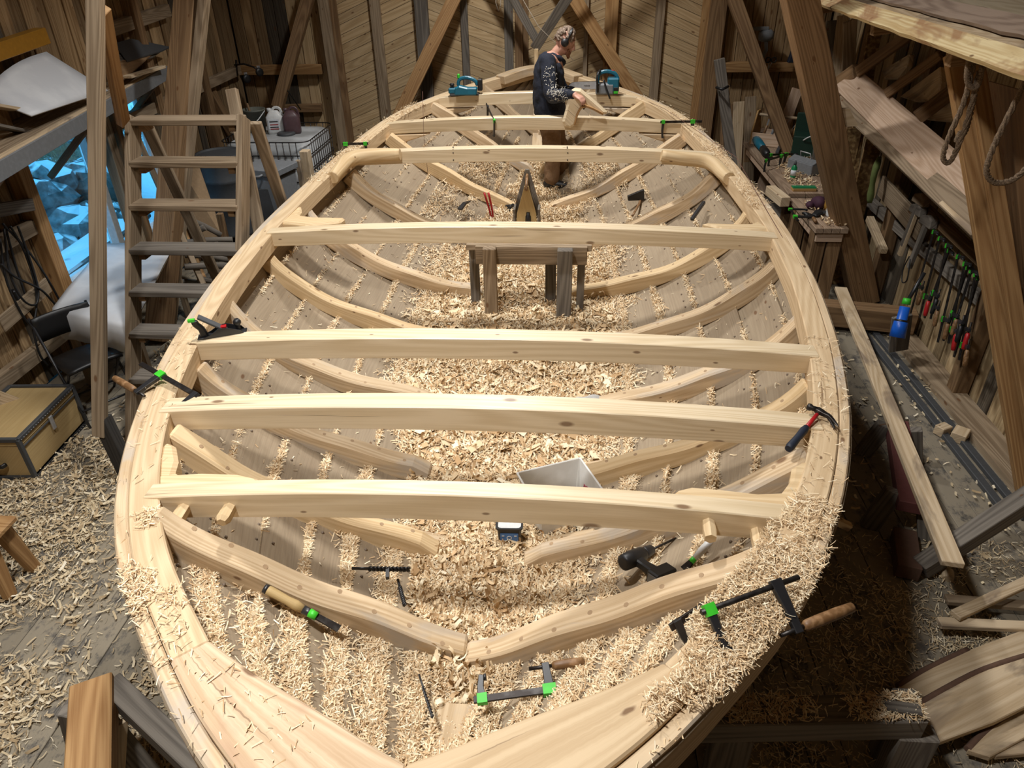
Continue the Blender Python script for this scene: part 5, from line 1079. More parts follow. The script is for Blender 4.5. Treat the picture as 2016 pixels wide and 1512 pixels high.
# stored planks below the slabs
u = (-.62, -.25, .74)
bar('stored_plank', px(1668, 158, X=3.16), px(1945, 412, X=3.10), .27, .06, 'plank_pink', 'broad pale plank with dark stains stored under the slabs', 'plank', up=u)
bar('stored_plank', px(1652, 196, X=3.05), px(1938, 455, X=3.0), .15, .05, 'timber_greybrown', 'greyish plank lying below the broad pale plank', 'plank', up=u)
bar('stored_lath', px(1655, 218, X=3.0), px(1938, 478, X=2.95), .035, .03, 'plank_pale', 'thin pale lath along the lower edge of the stored planks', 'lath', up=u)
o = px(1662, 152, X=3.17); bar('plank_end_block', px(1640, 175, X=3.12), px(1688, 140, X=3.2), .10, .14, 'timber_brown', 'dark brown block at the far end of the stored planks', 'block')
for k, (a, b, w) in enumerate((((1688, 142), (1800, 62), .10), ((1745, 185), (1852, 108), .08), ((1806, 232), (1890, 168), .11))): bar('cross_bearer', px(*a, X=3.18), px(*b, X=3.42), .05, w, 'timber_brown', ('far', 'middle', 'near')[k]+' dark cross bearer between the stored planks and the slabs', 'bearer')
for k, pts in enumerate(([(1735, 138), (1790, 105), (1785, 130), (1765, 155), (1740, 155)], [(1770, 190), (1850, 130), (1852, 160), (1845, 195), (1800, 200)], [(1800, 215), (1870, 200), (1885, 215), (1870, 240), (1820, 235)])): m = MB(); m.prism([px(a, b, X=3.42-.05*(k == 2)) for a, b in pts], (-1, 0, .2), .06); tag(m.build('knee_blank', 'plank_pale', None, .01), ('pale curved knee blank stacked behind the far cross bearer', 'pale knee blank stacked behind the middle cross bearer', 'pale knee blank stacked behind the near cross bearer')[k], 'knee blank')
# big squared log post and its bracket plate
lg = lean('log_post', (1574, 0), (1700, 590), 6.55, 6.90, .24, .24, 'log_brown', 'thick leaning squared log post beside the workbench', 'post')
m = MB(); m.prism([px(1624, 215, Y=6.58), px(1672, 213, Y=6.58), px(1690, 248, Y=6.58), px(1634, 252, Y=6.58)], (0, -1, 0), .03); tag(m.build('bracket_plate', 'plank_pale'), 'pale plywood bracket plate nailed to the log post', 'bracket')
lean('brown_prop', (1446, 0), (1528, 228), 9.6, 9.3, .15, .14, 'timber_brown', 'round brown prop leaning against the far right wall'); lean('driftwood_post', (1416, 116), (1438, 300), 9.3, 9.2, .12, .08, 'timber_grey', 'weathered grey plank with string tied round it, left of the workbench', extend='down')
tag(MB().tube([px(1410, 172, Y=9.2), px(1422, 176, Y=9.12), px(1434, 170, Y=9.2)], .016, 6).build('string_tie', 'black_plastic'), 'black cord wound round the weathered grey plank', 'cord')
for k, (a, b, mt, lab) in enumerate(((( 1455, 200), (1452, 262), 'plank_pale', 'pale board end standing behind the workbench'), ((1478, 190), (1476, 250), 'timber_greybrown', 'grey-brown board standing behind the workbench tote'), ((1570, 175), (1548, 235), 'plank_pink', 'pinkish board leaning behind the tool tote on the bench'), ((1432, 205), (1428, 280), 'timber_brown', 'brown board standing beside the weathered plank'))): lean('standing_board', a, b, 9.95, 9.85, .14, .025, mt, lab, 'board', extend='down')
for k, (a, b, mt, lab) in enumerate((((1640, 40), (1628, 150), 'timber_grey', 'grey board standing in the dark corner behind the log post'), ((1660, 30), (1645, 145), 'plank_pale', 'pale lath standing in the dark corner behind the log post'), ((1674, 40), (1670, 135), 'timber_greybrown', 'split knotty board standing in the dark corner under the slabs'), ((1722, 60), (1712, 120), 'osb', 'strip of chipboard standing in the dark corner'))): lean('corner_board', a, b, (9.0, 9.0, 8.0, 8.1)[k], (8.95, 8.95, 8.3, 8.05)[k], .13, .03, mt, lab, 'board', extend='down' if k != 2 else False)
for k, (a, b) in enumerate((((1682, 252), (1663, 345)), ((1722, 275), (1692, 395)))): lean('chipboard_sheet', a, b, 7.9-.5*k, 7.85-.5*k, .02, .16, 'osb', ('chipboard sheet edge standing behind the log post', 'nearer chipboard sheet edge standing beside the log post')[k], 'sheet', extend='down', up=(1, 0, 0))
# things on the far right rail
p = px(1508, 70, Y=9.95); root = thing('wall_grinder', 'grey hand grinder fixed above the far right rail', 'grinder', tuple(p)); MB().lathe([(.05, -.08), (.07, -.04), (.07, .05), (.04, .09)], p, (1, 0, .1), 12).build('grinder_body', 'grey_plastic', root); MB().sweep([p+Vector((.0, 0, 0)), p+Vector((.03, 0, -.16)), p+Vector((-.02, 0, -.30))], .04, .05, (0, 1, 0)).build('arm', 'grey_plastic', root, .006); MB().box(p+Vector((-.09, 0, .08)), (.22, .05, .04)).build('rest', 'grey_plastic', root, .004)
p = px(1518, 118, Y=9.9); root = thing('scissors', 'black handled scissors hanging at the far right rail', 'scissors', tuple(p))
for s_ in (-1, 1): MB().tube([p+Vector((s_*.035+.03*math.cos(a), 0, .03*math.sin(a))) for a in np.linspace(0, 6.3, 12)], .008, 5).build('finger_loop', 'black_plastic', root); MB().beam(p+Vector((s_*.02, 0, -.02)), p+Vector((-s_*.01-.03, 0, -.16)), .012, .006).build('blade', 'steel', root)
p = px(1558, 122, Y=9.98); m = MB(); m.prism([p+Vector((-.06, 0, 0)), p+Vector((.06, 0, 0)), p+Vector((.02, 0, .18)), p+Vector((-.02, 0, .2))], (0, -1, 0), -.08); o = m.build('dark_cone', 'grip_navy', None, .005); tag(o, 'dark blue wedge-shaped block standing on the far right rail', 'block')
# workbenches
def bench(label, x0, x1, y0, y1, zt, mat):
    root = thing('workbench', label, 'workbench', ((x0+x1)/2, (y0+y1)/2, 0)); n = 4; w = (x1-x0)/n
    for k in range(n): MB().box((x0+w*(k+.5), (y0+y1)/2, zt-.025), (w-.005, y1-y0, .05), None, 1, 1).build('top_board', mat, root, .003)
    for x in (x0+.08, x1-.08):
        for y in (y0+.12, y1-.12): MB().box((x, y, (zt-.05)/2), (.13, .12, zt-.05), None, 1, 2).build('leg', 'timber_brown', root, .005)
    MB().box(((x0+x1)/2, y0+.05, zt-.10), (x1-x0-.06, .04, .09)).build('apron', 'plank_pink', root, .003); MB().box((x0+.05, (y0+y1)/2, zt-.10), (.04, y1-y0-.1, .09), None, 1, 1).build('apron', 'plank_pink', root, .003); MB().box(((x0+x1)/2, (y0+y1)/2, .2), (x1-x0-.1, y1-y0-.3, .03)).build('lower_shelf', 'timber_grey', root)
    return root
wood('bench_top', (.36, .26, .18), (.22, .15, .10), knots=.1, var=.08)
bx0 = px(1560, 395, z=.88).x
bench('long workbench crowded with tools along the far right', bx0, 3.42, 7.55, 9.9, .90, 'bench_top'); bench('nearer low workbench with clamp, cloth and shavings', bx0+.02, 3.0, 6.60, 7.52, .86, 'bench_top')
sb = Strips(); n = 5200; x = RNG.uniform(bx0+.1, 3.4, n); y = RNG.uniform(6.65, 9.0, n); k = ((x < 2.98) | (y > 7.6)) & (RNG.random(n) < np.clip(.45+.8*vnoise(x*3, y*2, 40)-.25*(y > 8.2), 0, .9)); sb.add(np.stack([x, y, np.where(y < 7.53, .865, .905)], 1)[k], np.tile([0, 0, 1.], (k.sum(), 1)), (.02, .06), (.004, .016), (.3, 2.5), .4, .01, 2); sb.build('bench_shavings', 'shaving', 'shavings and chips littering the two workbenches', 'shavings')
def on(x, y, z=.90): return px(x, y, z=z)
# blue and black reciprocating saw
a, b = on(1484, 268, .97), on(1512, 306, .95); f = Fr(a, b-a); L = (b-a).length
root = thing('reciprocating_saw', 'teal and black reciprocating saw on the long workbench', 'power tool', tuple(a)); MB().tube([f(0), f(L*.35), f(L*.7)], [.05, .055, .045], 10).build('motor_body', 'teal_plastic', root); MB().tube([f(L*.68), f(L*.85), f(L)], [.048, .05, .035], 10).build('boot', 'black_plastic', root); MB().box(f(.0, .08, .0), (.10, .07, .08), f.M).build('battery', 'black_plastic', root, .006); MB().sweep([f(.02, 0, .05), f(-.07, .0, .08), f(-.06, 0, -.02)], .035, .035).build('grip', 'teal_plastic', root, .006)
# wooden tote with hand tools
o = on(1525, 285); f = Fr(o, (.55, -.35, 0)); root = thing('wooden_tote', 'open orange wooden tool tote on the long workbench', 'tool box', tuple(o)); wood('tote_wood', (.45, .27, .10), (.30, .16, .05), knots=.1, var=.03)
for x_ in (-.26, .26): MB().prism([f(x_, -.15, 0), f(x_, .15, 0), f(x_, .15, .16), f(x_, .04, .40), f(x_, -.04, .40), f(x_, -.15, .16)], f.v(1, 0, 0), .022).build('end_board', 'tote_wood', root, .004)
for s_ in (-1, 1): MB().box(f(0, s_*.15, .08), (.52, .018, .15), f.M).build('side_board', 'plank_pink', root, .003)
MB().box(f(0, 0, .01), (.5, .29, .015), f.M).build('bottom_board', 'plank_pink', root); MB().tube([f(-.27, 0, .35), f(.27, 0, .35)], .018, 8).build('carry_bar', 'plank_pale', root)
for k in range(4): q = f(-.18+.11*k, .02*(-1)**k, .12); t_ = thing('chisel', ('narrow chisel', 'broad chisel', 'long chisel', 'short chisel')[k]+' standing in the orange wooden tote', 'chisel', tuple(q)); MB().tube([q+Vector((0, 0, -.08)), q+Vector((.03, -.02, .10))], .015+.002*k, 7).build('handle', ('handle_wood', 'grey_plastic', 'red_paint', 'plank_pale')[k], t_); MB().beam(q+Vector((.03, -.02, .10)), q+Vector((.05+.02*k, -.03, .22)), .02, .004).build('blade', 'steel', t_)
# green metal box, grey tool box, bottles
plain('green_box', (.008, .035, .022), .5); o = on(1592, 305); f = Fr(o, (.9, -.25, 0)); root = thing('green_case', 'dark green metal case with lid up on the long workbench', 'case', tuple(o)); MB().box(f(0, 0, .12), (.42, .28, .24), f.M).build('case_body', 'green_box', root, .01); MB().box(f(.0, .15, .34), (.42, .03, .24), f.M).build('lid', 'green_box', root, .01); MB().tube(cut([f(-.1, -.15, .2), f(-.02, -.19, .26), f(.12, -.15, .24)], 8), .008, 6).build('handle', 'white_plastic', root)
o = on(1582, 338); f = Fr(o, (.45, -.75, 0)); root = thing('steel_toolbox', 'small grey steel tool box with folding handle on the workbench', 'tool box', tuple(o)); MB().box(f(0, 0, .06), (.36, .17, .12), f.M).build('box_body', 'grey_plastic', root, .006); MB().prism([f(-.18, -.085, .12), f(-.18, .085, .12), f(-.18, 0, .16)], f.v(1, 0, 0), -.36).build('lid', 'grey_plastic', root, .004); MB().tube([f(-.08, 0, .15), f(-.07, -.03, .22), f(.07, -.03, .22), f(.08, 0, .15)], .007, 6).build('handle', 'steel', root)
def bottle(label, o, h, r, mt, cap, band=None, name='squeeze_bottle'):
    root = thing(name, label, 'bottle', tuple(o)); MB().lathe([(r*.95, 0), (r, .01), (r, h*.62), (r*.5, h*.74), (r*.4, h*.78)], o, (0, 0, 1), 12).build('bottle_body', mt, root); MB().lathe([(r*.5, h*.77), (r*.5, h*.86), (r*.15, h)], o, (0, 0, 1), 10).build('cap', cap, root)
    if band: MB().lathe([(r*1.01, h*.2), (r*1.01, h*.5)], o, (0, 0, 1), 12).build('label', band, root)
plain('green_liquid', (.01, .22, .08), .3); plain('violet', (.16, .06, .20), .4); plain('gold', (.32, .17, .03), .5); plain('plum', (.05, .012, .03), .8)
bottle('small green bottle with dark cap on the shavings of the workbench', on(1560, 352), .20, .032, 'green_liquid', 'dark_grey', 'sheet_white'); bottle('violet bottle with red cap beside the green case', on(1594, 285, .92)+Vector((0, .1, .2)), .24, .04, 'violet', 'red_paint'); bottle('white bottle with red nozzle on the nearer workbench', on(1634, 425, .86), .28, .045, 'white_plastic', 'red_paint')
o = on(1620, 412, .87); root = thing('cloth_bundle', 'plum and gold cloth bundle on the nearer workbench', 'cloth', tuple(o)); 
for k, (dx_, dy_, r_, mt) in enumerate(((-.03, .06, .07, 'plum'), (.05, 0, .065, 'gold'), (-.12, .05, .04, 'plum'))): m = MB(); m.rings([[o+Vector((dx_+math.cos(a)*r_*math.cos(t)*(1+.2*math.sin(3*a+k)), dy_+math.sin(a)*r_*math.cos(t)*1.2, r_*.7+r_*.9*math.sin(t))) for a in np.linspace(0, 6.283, 12, endpoint=False)] for t in np.linspace(-1.3, 1.4, 7)], True, True, True).build('fold', mt, root)
root = thing('work_glove', 'black work glove beside the cloth bundle', 'glove', tuple(on(1602, 425, .87))); q = on(1602, 425, .875); MB().sweep([q, q+Vector((.06, .05, .02)), q+Vector((.12, .1, .015))], [.06, .09, .08], [.03, .04, .03]).build('palm', 'black_plastic', root, .012)
for k in range(4): MB().tube([q+Vector((0, 0, .0)), q+Vector((-.05-.01*k, -.03+.03*k, .01)), q+Vector((-.08, -.04+.04*k, .0))], .013, 6).build('finger', 'black_plastic', root)
a, b = on(1556, 412, .89), on(1572, 436, .89); clamp('bar clamp with green bands lying on the nearer workbench', a, b-a, (1, .1, 0), .34, .22, .16, .10)
a, b = on(1506, 330, .93), on(1545, 318, .93); clamp('bar clamp standing on its jaws on the long workbench', a+Vector((0, 0, .08)), b-a, (0, .05, -1), .42, .3, .13, .08, 'black_plastic'); a = on(1515, 322, .93); clamp('second bar clamp leaning on the clamp on the long workbench', a+Vector((0, 0, .1)), (.8, .5, -.1), (0, .05, -1), .36, .25, .13, .08, 'black_plastic')
root = thing('file_rack', 'green edged file block on the shavings of the workbench', 'block', tuple(on(1582, 372, .90))); q = on(1582, 372, .915); MB().box(q, (.24, .10, .03)).build('block_body', 'tote_wood', root, .003); MB().box(q+Vector((0, 0, .02)), (.24, .08, .012)).build('file_strip', 'green_liquid', root)
for k, (a, b, mt, lab) in enumerate((((1545, 290), (1568, 305), 'black_metal', 'dark pliers lying by the grey tool box'), ((1530, 300), (1546, 268), 'dark_grey', 'grey file leaning on the wooden tote'), ((1556, 312), (1566, 318), 'gold', 'yellow tape measure by the grey tool box'), ((1552, 290), (1572, 286), 'black_plastic', 'black tool pouch dusted with shavings'))): bar('bench_tool', on(*a, .93), on(*b, .93), .04+.03*(k == 3), .03+.03*(k > 1), mt, lab, 'tool')
bar('bench_block', on(1516, 374, .85), on(1546, 398, .85), .10, .10, 'plank_pale', 'pale wooden block wedged between hull and workbench', 'block')
# clamps hanging in a row on the right wall
bar('clamp_rail', (XR-.16, 4.3, 1.06), (XR-.16, 6.4, 1.17), .05, .09, 'timber_brown', 'brown rail on the right wall the clamps hang from', 'rail')
GC = 'bar clamps hanging on the right wall'; tops = [(1838, 457), (1850, 470), (1864, 484), (1868, 494), (1886, 506), (1899, 520), (1905, 527), (1912, 534), (1920, 541), (1926, 547)]
for k, (a, b) in enumerate(tops):
    o = px(a, b, X=3.38-.02*(k % 3)); q = px(a-48+(k % 3)*8, b+168-(k % 4)*12, X=3.30); L = min((q-o).length, .85)
    c = clamp('dark bar clamp with green jaw hanging in the row on the right wall', o, q-o, (-.25, -1, .25), L, L*(.62+.1*(k % 3)), .15, .11, ('handle_wood', 'red_paint', 'handle_wood', 'black_plastic')[k % 4], bw=.038); c['group'] = GC
# wooden mallets and planes on the wall
for k, (a, b) in enumerate(((1806, 395), (1800, 415), (1820, 438))):
    o = px(a, b, X=3.36); root = thing('wooden_mallet', ('topmost pale headed mallet hanging above the clamps', 'dark headed mallet hanging below the pale one', 'lowest dark mallet hanging beside the clamps')[k], 'mallet', tuple(o)); MB().prism([o+Vector((0, -.10, -.03)), o+Vector((0, .12, -.04)), o+Vector((0, .10, .03)), o+Vector((0, -.02, .07)), o+Vector((0, -.09, .05))], (-1, 0, 0), .07).build('head', 'timber_greybrown' if k == 0 else 'timber_grey', root, .01); MB().beam(o+Vector((.02, .0, 0)), o+Vector((-.0, .03, -.42)), .035, .05).build('handle', 'plank_pale' if k == 1 else 'timber_grey', root, .004)
bar('wall_plank', px(1735, 365, X=3.45), px(1812, 452, X=3.42), .03, .20, 'timber_greybrown', 'brown board fixed on the wall behind the mallets', 'board'); o = px(1722, 350, X=3.4)
tag(MB().tube(cut([px(1732, 310, X=3.35), px(1722, 340, X=3.3), px(1716, 372, X=3.3), px(1712, 400, X=3.3)], 10), [.02, .03, .035, .03, .03, .025, .03, .035, .03, .02], 7).build('green_rag', 'green_rag' if plain('green_rag', (.14, .18, .05), .9) is None else 'green_rag'), 'limp green rag hanging behind the log post', 'rag')
bar('split_log', px(1712, 430, X=3.46), px(1740, 495, X=3.44), .07, .06, 'plank_pale', 'split pale log piece leaning on the wall behind the log post', 'log')
tag(MB().tube(cut([px(1790, 505, X=3.3), px(1778, 530, X=3.3), px(1776, 555, X=3.3), px(1786, 550, X=3.3), px(1792, 510, X=3.3)], 16), .006, 6).build('wire_loop', 'cable_black'), 'thin black wire loop hanging below the mallets', 'wire')
# blue roll in front of the clamps
a, b = px(1782, 604, X=3.16), px(1766, 664, X=3.12); d = (b-a); root = thing('blue_tube', 'bright blue plastic tube with black band hung in front of the clamps', 'tube', tuple(b)); MB().lathe([(.04, 0), (.042, d.length*.45), (.055, d.length*.5), (.062, d.length)], a, d, 14).build('tube_body', 'blue_plastic', root); MB().lathe([(.048, d.length*.42), (.052, d.length*.5)], a, d, 14).build('band', 'black_plastic', root); MB().lathe([(.03, -.07), (.035, -.02)], a, d, 10).build('clip', 'green_tape', root); MB().tube([a-d*.1, a-d*1.1+Vector((.08, 0, 0))], .016, 7).build('hanger', 'black_metal', root)
# timbers on the floor on the right
a, b = px(1600, 612, z=.16), px(1800, 632, z=.16); bar('ground_beam', a, b, .18, .20, 'timber_brown', 'brown ground beam dusted pale on top between hull and right wall', 'beam'); bar('grey_board', px(1776, 622, z=.45), px(1768, 690, z=.08), .16, .03, 'timber_grey', 'short grey board standing against the ground beam', 'board', up=(0, 1, 0))
bar('long_plank', px(1655, 568, z=.30), px(1876, 1112, z=.42), .11, .035, 'plank_pale', 'long slender pale plank lying across the trestle on the right', 'plank')
for k, dx_ in enumerate((0, .10)): bar('floor_rail', (3.17+dx_, 6.2, .02), (3.22+dx_, 3.6, .02), .055, .035, 'dark_grey', ('dark metal rail on the floor along the right wall', 'second dark rail on the floor, closest to the right wall')[k], 'rail')
MBs = MB().box((XR-.13, 5.0, .025), (.22, 3.4, .05), None, 1, 1).build('baseboard_right', 'timber_greybrown'); struct(MBs)
a, b = px(1765, 835, z=.26), px(1792, 1000, z=.26); tr = trestle('saw_trestle', 'low dark trestle with dull red top under the long plank', (a, b), .26, 'timber_grey', 'brick_red', .11, .14, .08, .1, False, .30, .10)
for k, (a, w) in enumerate((((1856, 846), .075), ((1890, 856), .10))): q = px(*a, z=.04); MB().box(q, (w*1.3, w, .075), Matrix.Rotation(.5+.4*k, 3, 'Z')).build('offcut', 'plank_pale', None, .004); tag(bpy.data.objects['offcut' if k == 0 else 'offcut.001'], ('small sawn cube offcut on the floor by the right wall', 'larger flat offcut beside the small cube by the right wall')[k], 'offcut')
bar('bark_block', px(1778, 1052, z=.06), px(1788, 1128, z=.06), .13, .10, 'bark', 'short block with bark on the floor near the long plank end', 'block'); q = px(1866, 1132, z=.03); tag(MB().lathe([(.03, -.03), (.034, 0), (.03, .03)], q, (.3, .8, .2), 12).build('round_offcut', 'plank_pale'), 'round pale offcut on the floor below the grey timber', 'offcut')
bar('grey_timber', px(1812, 1118, z=.07), px(2045, 968, z=.46), .10, .11, 'timber_grey', 'thick grey timber slanting up from the floor at the right', 'timber')
for k, (a, b, z, mt, lab) in enumerate((((1848, 1226), (2060, 1236), .10, 'plank_pale', 'pale batten lying flat across the stacked frame pieces'), ((1880, 1212), (2060, 1128), .14, 'plank_pale', 'pale batten laid crosswise over the flat batten'), ((1862, 1180), (2060, 1196), .06, 'timber_greybrown', 'brown batten under the crossed pale battens'), ((1950, 1480), (2060, 1470), .05, 'plank_pale', 'pale batten lying below the bark edged planks'))): bar('batten', px(*a, z=z), px(*b, z=z), .06, .03, mt, lab, 'batten')
for k, (pts, z, lab) in enumerate((([(1768, 1352), (1825, 1318), (1905, 1280), (2040, 1230), (2060, 1275), (1930, 1322), (1835, 1375)], .10, 'bark edged plank with dark stain leaning nearest the battens'), ([(1800, 1392), (1930, 1322), (2060, 1280), (2060, 1370), (1960, 1420), (1845, 1462)], .14, 'wide bark edged plank lying over its neighbours at the lower right'), ([(1905, 1476), (1960, 1425), (2060, 1372), (2060, 1430), (1950, 1490)], .08, 'narrow bark edged plank underneath the wide one'))):
    root = thing('waney_plank', lab, 'plank', tuple(px(*pts[0], z=0))); m = MB(); m.prism([px(a, b, z=z) for a, b in pts], (0, 0, 1), .035); m.build('plank_body', 'plank_pale', root, .004); MB().tube(cut([px(a, b, z=z-.012) for a, b in pts[:3]] , 12), .018, 6).build('bark_strip', 'bark', root)
# dark trestle at the lower right
zt = .55; a, b = px(1395, 1400, z=zt), px(1815, 1392, z=zt); root = thing('hull_trestle', 'dark weathered trestle strewn with shavings under the near right hull', 'trestle', tuple(((a+b)/2)-Vector((0, 0, zt))))
MB().beam(a-Vector((.25, .02, .06)), b-Vector((0, 0, .06)), .13, .12).build('top_beam', 'timber_grey', root, .006)
for X_, z1 in ((1440, .44), (1800, .44)): q = px(X_, 1425, z=.45); MB().box((q.x, q.y-.03, .22), (.16, .08, .44), None, 1, 2).build('leg', 'timber_grey', root, .005); MB().box((q.x+.03, q.y+.14, .22), (.10, .07, .44), None, 1, 2).build('leg', 'timber_grey', root, .005)
MB().beam(px(1742, 1392, z=zt+.01), px(1812, 1402, z=zt+.01), .05, .04).build('cap_block', 'timber_grey', root, .004)
sh = Strips(); n = 2600; t = RNG.random(n); P = np.array([list(a.lerp(b, float(q))+Vector((0, random.uniform(-.06, .06), .004))) for q in t]); k = RNG.random(n) < np.clip(.5+.9*vnoise(t*7, t*0, 3)+.5*(t > .75), .05, 1); sh.add(P[k], np.tile([0, 0, 1.], (k.sum(), 1)), (.015, .04), (.002, .005), (.1, 1), .45, .012); sh.build('trestle_shavings', 'shaving', 'small heap of shavings on the dark trestle', 'shavings')
q = px(1655, 1028, z=1.22); tag(MB().beam(q+Vector((-.06, 0, .03)), q+Vector((.035, -.01, -.015)), .028, .028).build('peg_offcut', 'pine_fresh'), 'square peg end sticking out under the right gunwale', 'peg')
# ================================================================== PERSON
MY = 8.16
def pp(x, y, dy=0.0): return px(x, y, Y=MY+dy)
person = thing('person', 'man in navy jacket, brown trousers and ear defenders, leaning over a crooked timber', 'person', tuple(Vector((pp(1085, 372).x, MY, bedz(MY)-.02))))
def ell(m, c, r, M=None, n=16, k=10):
    c = Vector(c); M = M or Matrix.Identity(3); m.rings([[c+M @ Vector((r[0]*math.cos(t)*math.cos(a), r[1]*math.cos(t)*math.sin(a), r[2]*math.sin(t))) for a in [2*math.pi*q/n for q in range(n)]] for t in [-math.pi/2*.97+math.pi*.97*i/(k-1) for i in range(k)]], True, True, True)
def remesh(o, voxel, smooth=4):
    r = o.modifiers.new('skin', 'REMESH'); r.mode = 'VOXEL'; r.voxel_size = voxel; r.use_smooth_shade = True
    if smooth: s_ = o.modifiers.new('soft', 'SMOOTH'); s_.iterations = smooth; s_.factor = .5
    return o
def tubeE(m, pts, rx, n=14):
    """soft limb through pts with radii, extra round ends"""
    P = cut(pts, len(pts)*4); rr = [float(np.interp(i/(len(P)-1)*(len(pts)-1), range(len(pts)), rx)) for i in range(len(P))]; m.tube(P, rr, n); ell(m, P[0], [rr[0]]*3, n=12, k=8); ell(m, P[-1], [rr[-1]]*3, n=12, k=8)
HC = pp(1112, 82); HM = Matrix.Rotation(R(24), 3, 'Y')   # head tipped forward (nose down)
def hp(a, b, c): return HC+HM @ Vector((a, b, c))
SHr, SHl = pp(1078, 122, -.19), pp(1084, 120, .19); ELr, WRr = pp(1088, 186, -.36), pp(1132, 187, -.60); ELl, WRl = pp(1110, 175, .22), pp(1150, 192, .05)
HIPr, HIPl = pp(1082, 236, -.10), pp(1086, 236, .10); KNr, KNl = pp(1088, 305, -.11), pp(1104, 298, .12); zf = bedz(MY)-.01
FTr = pp(1086, 366, -.12); FTr.z = zf+.09; FTl = pp(1102, 352, .16); FTl.z = zf+.10
m = MB(); ell(m, hp(0, 0, .015), (.098, .075, .115), HM); ell(m, hp(.035, 0, -.055), (.062, .055, .062), HM); ell(m, hp(.07, 0, -.088), (.028, .03, .024), HM)       # skull, jaw, chin
m.tube([hp(.092, 0, .025), hp(.108, 0, -.005), hp(.122, 0, -.028), hp(.100, 0, -.036)], [.010, .012, .016, .012], 8); ell(m, hp(.094, 0, -.058), (.014, .022, .007), HM, 10, 6); ell(m, hp(.094, 0, -.070), (.013, .020, .007), HM, 10, 6)   # nose, lips
for s_ in (-1, 1): ell(m, hp(.083, s_*.030, .022), (.012, .015, .011), HM, 10, 6); ell(m, hp(.088, s_*.030, .042), (.014, .024, .007), HM, 10, 6); ell(m, hp(-.005, s_*.078, -.005), (.022, .012, .034), HM, 10, 6)   # eyes, brows, ears
tubeE(m, [pp(1088, 118), pp(1096, 104), hp(-.01, 0, -.07)], [.068, .060, .058])
tubeE(m, [pp(1086, 126), pp(1080, 160), pp(1080, 200), pp(1084, 232)], [.13, .14, .13, .13]); tubeE(m, [SHr, pp(1086, 122), SHl], [.07, .09, .07])
for a, b, c in ((SHr, ELr, WRr), (SHl, ELl, WRl)): tubeE(m, [a, a.lerp(b, .5), b, b.lerp(c, .5), c], [.058, .05, .042, .040, .029])
for a, b, c in ((HIPr, KNr, FTr), (HIPl, KNl, FTl)): tubeE(m, [a, a.lerp(b, .5), b, b.lerp(c, .4), c], [.09, .078, .058, .056, .04])
def hand(W, d, up, side, curl):
    """palm, four fingers of unequal length and a thumb from the side of the palm"""
    f = Fr(W, d, up); m.rings([[f(x, y*w, z*t) for y, z in ((-1, -.6), (-.5, -1), (.5, -1), (1, -.6), (1, .6), (.5, 1), (-.5, 1), (-1, .6))] for x, w, t in ((0, .026, .017), (.03, .034, .016), (.07, .040, .015), (.092, .039, .012))], True, True, True)
    for k, (y, L) in enumerate(((-.030, .066), (-.010, .076), (.011, .072), (.030, .056))):
        p = f(.085, y, 0); a = 0; pts = [f(.05, y*.9, 0), p]
        for j, s_ in enumerate((.45, .32, .23)): a += curl*(.8, 1.0, .7)[j]; p = p+f.v(math.cos(a), y*1.2, -math.sin(a))*(L*s_); pts.append(p)
        m.tube(pts, [.0095, .0095, .009, .008, .0065], 8)
    p = f(.02, side*.024, -.004); m.tube([p, f(.045, side*.050, -.012), f(.066, side*.056, -.03), f(.08, side*.050, -.045)], [.014, .012, .010, .008], 8)
hand(WRr, pp(1150, 197, -.675)-WRr, (.25, -.45, .85), 1, .55); hand(WRl, pp(1165, 206, -.02)-WRl, (.3, 0, .95), -1, .5)
body = remesh(m.build('body', 'skin', person), .0075, 2)
# jacket, collar, trousers, boots
m = MB(); M0 = Matrix.Identity(3)
m.rings([[Vector((c.x+rx*math.cos(a), MY+ry*math.sin(a), c.z+tilt*math.cos(a))) for a in [2*math.pi*q/20 for q in range(20)]] for c, rx, ry, tilt in ((pp(1083, 226), .175, .215, 0), (pp(1081, 205), .178, .215, 0), (pp(1080, 180), .170, .205, 0), (pp(1080, 155), .165, .21, -.01), (pp(1082, 135), .155, .225, -.03), (pp(1085, 119), .125, .19, -.05), (pp(1089, 110), .085, .10, -.05))], True, True, True)
for a, b, c in ((SHr, ELr, WRr), (SHl, ELl, WRl)): tubeE(m, [a, a.lerp(b, .5)+Vector((-.01, 0, 0)), b+Vector((-.01, 0, -.01)), b.lerp(c, .5), b.lerp(c, .90)], [.088, .080, .072, .062, .05])
jk = m.build('jacket', 'navy_cloth', person); remesh(jk, .014, 5); tx = bpy.data.textures.new('cloth_folds', 'CLOUDS'); tx.noise_scale = .09; dm = jk.modifiers.new('folds', 'DISPLACE'); dm.texture = tx; dm.strength = .028; dm.texture_coords = 'GLOBAL'
m = MB(); m.tube([pp(1078, 112, -.02), pp(1088, 110, -.09), pp(1102, 116, -.07), pp(1110, 124, -.0), pp(1102, 116, .07), pp(1088, 108, .09), pp(1078, 110, .02)], .022, 8, flat=1.5); m.build('jacket_collar', 'navy_cloth', person)
plain('shirt_pink', (.42, .16, .12), .8); MB().tube([pp(1086, 108, -.05), pp(1096, 108, -.068), pp(1106, 117, -.04), pp(1108, 120, .0)], .016, 8).build('shirt_collar', 'shirt_pink', person)
m = MB(); tubeE(m, [pp(1083, 214), pp(1084, 236)], [.15, .16]); 
for a, b, c in ((HIPr, KNr, FTr), (HIPl, KNl, FTl)): tubeE(m, [a, a.lerp(b, .5), b, b.lerp(c, .45), c+Vector((0, 0, .02))], [.125, .108, .092, .085, .088])
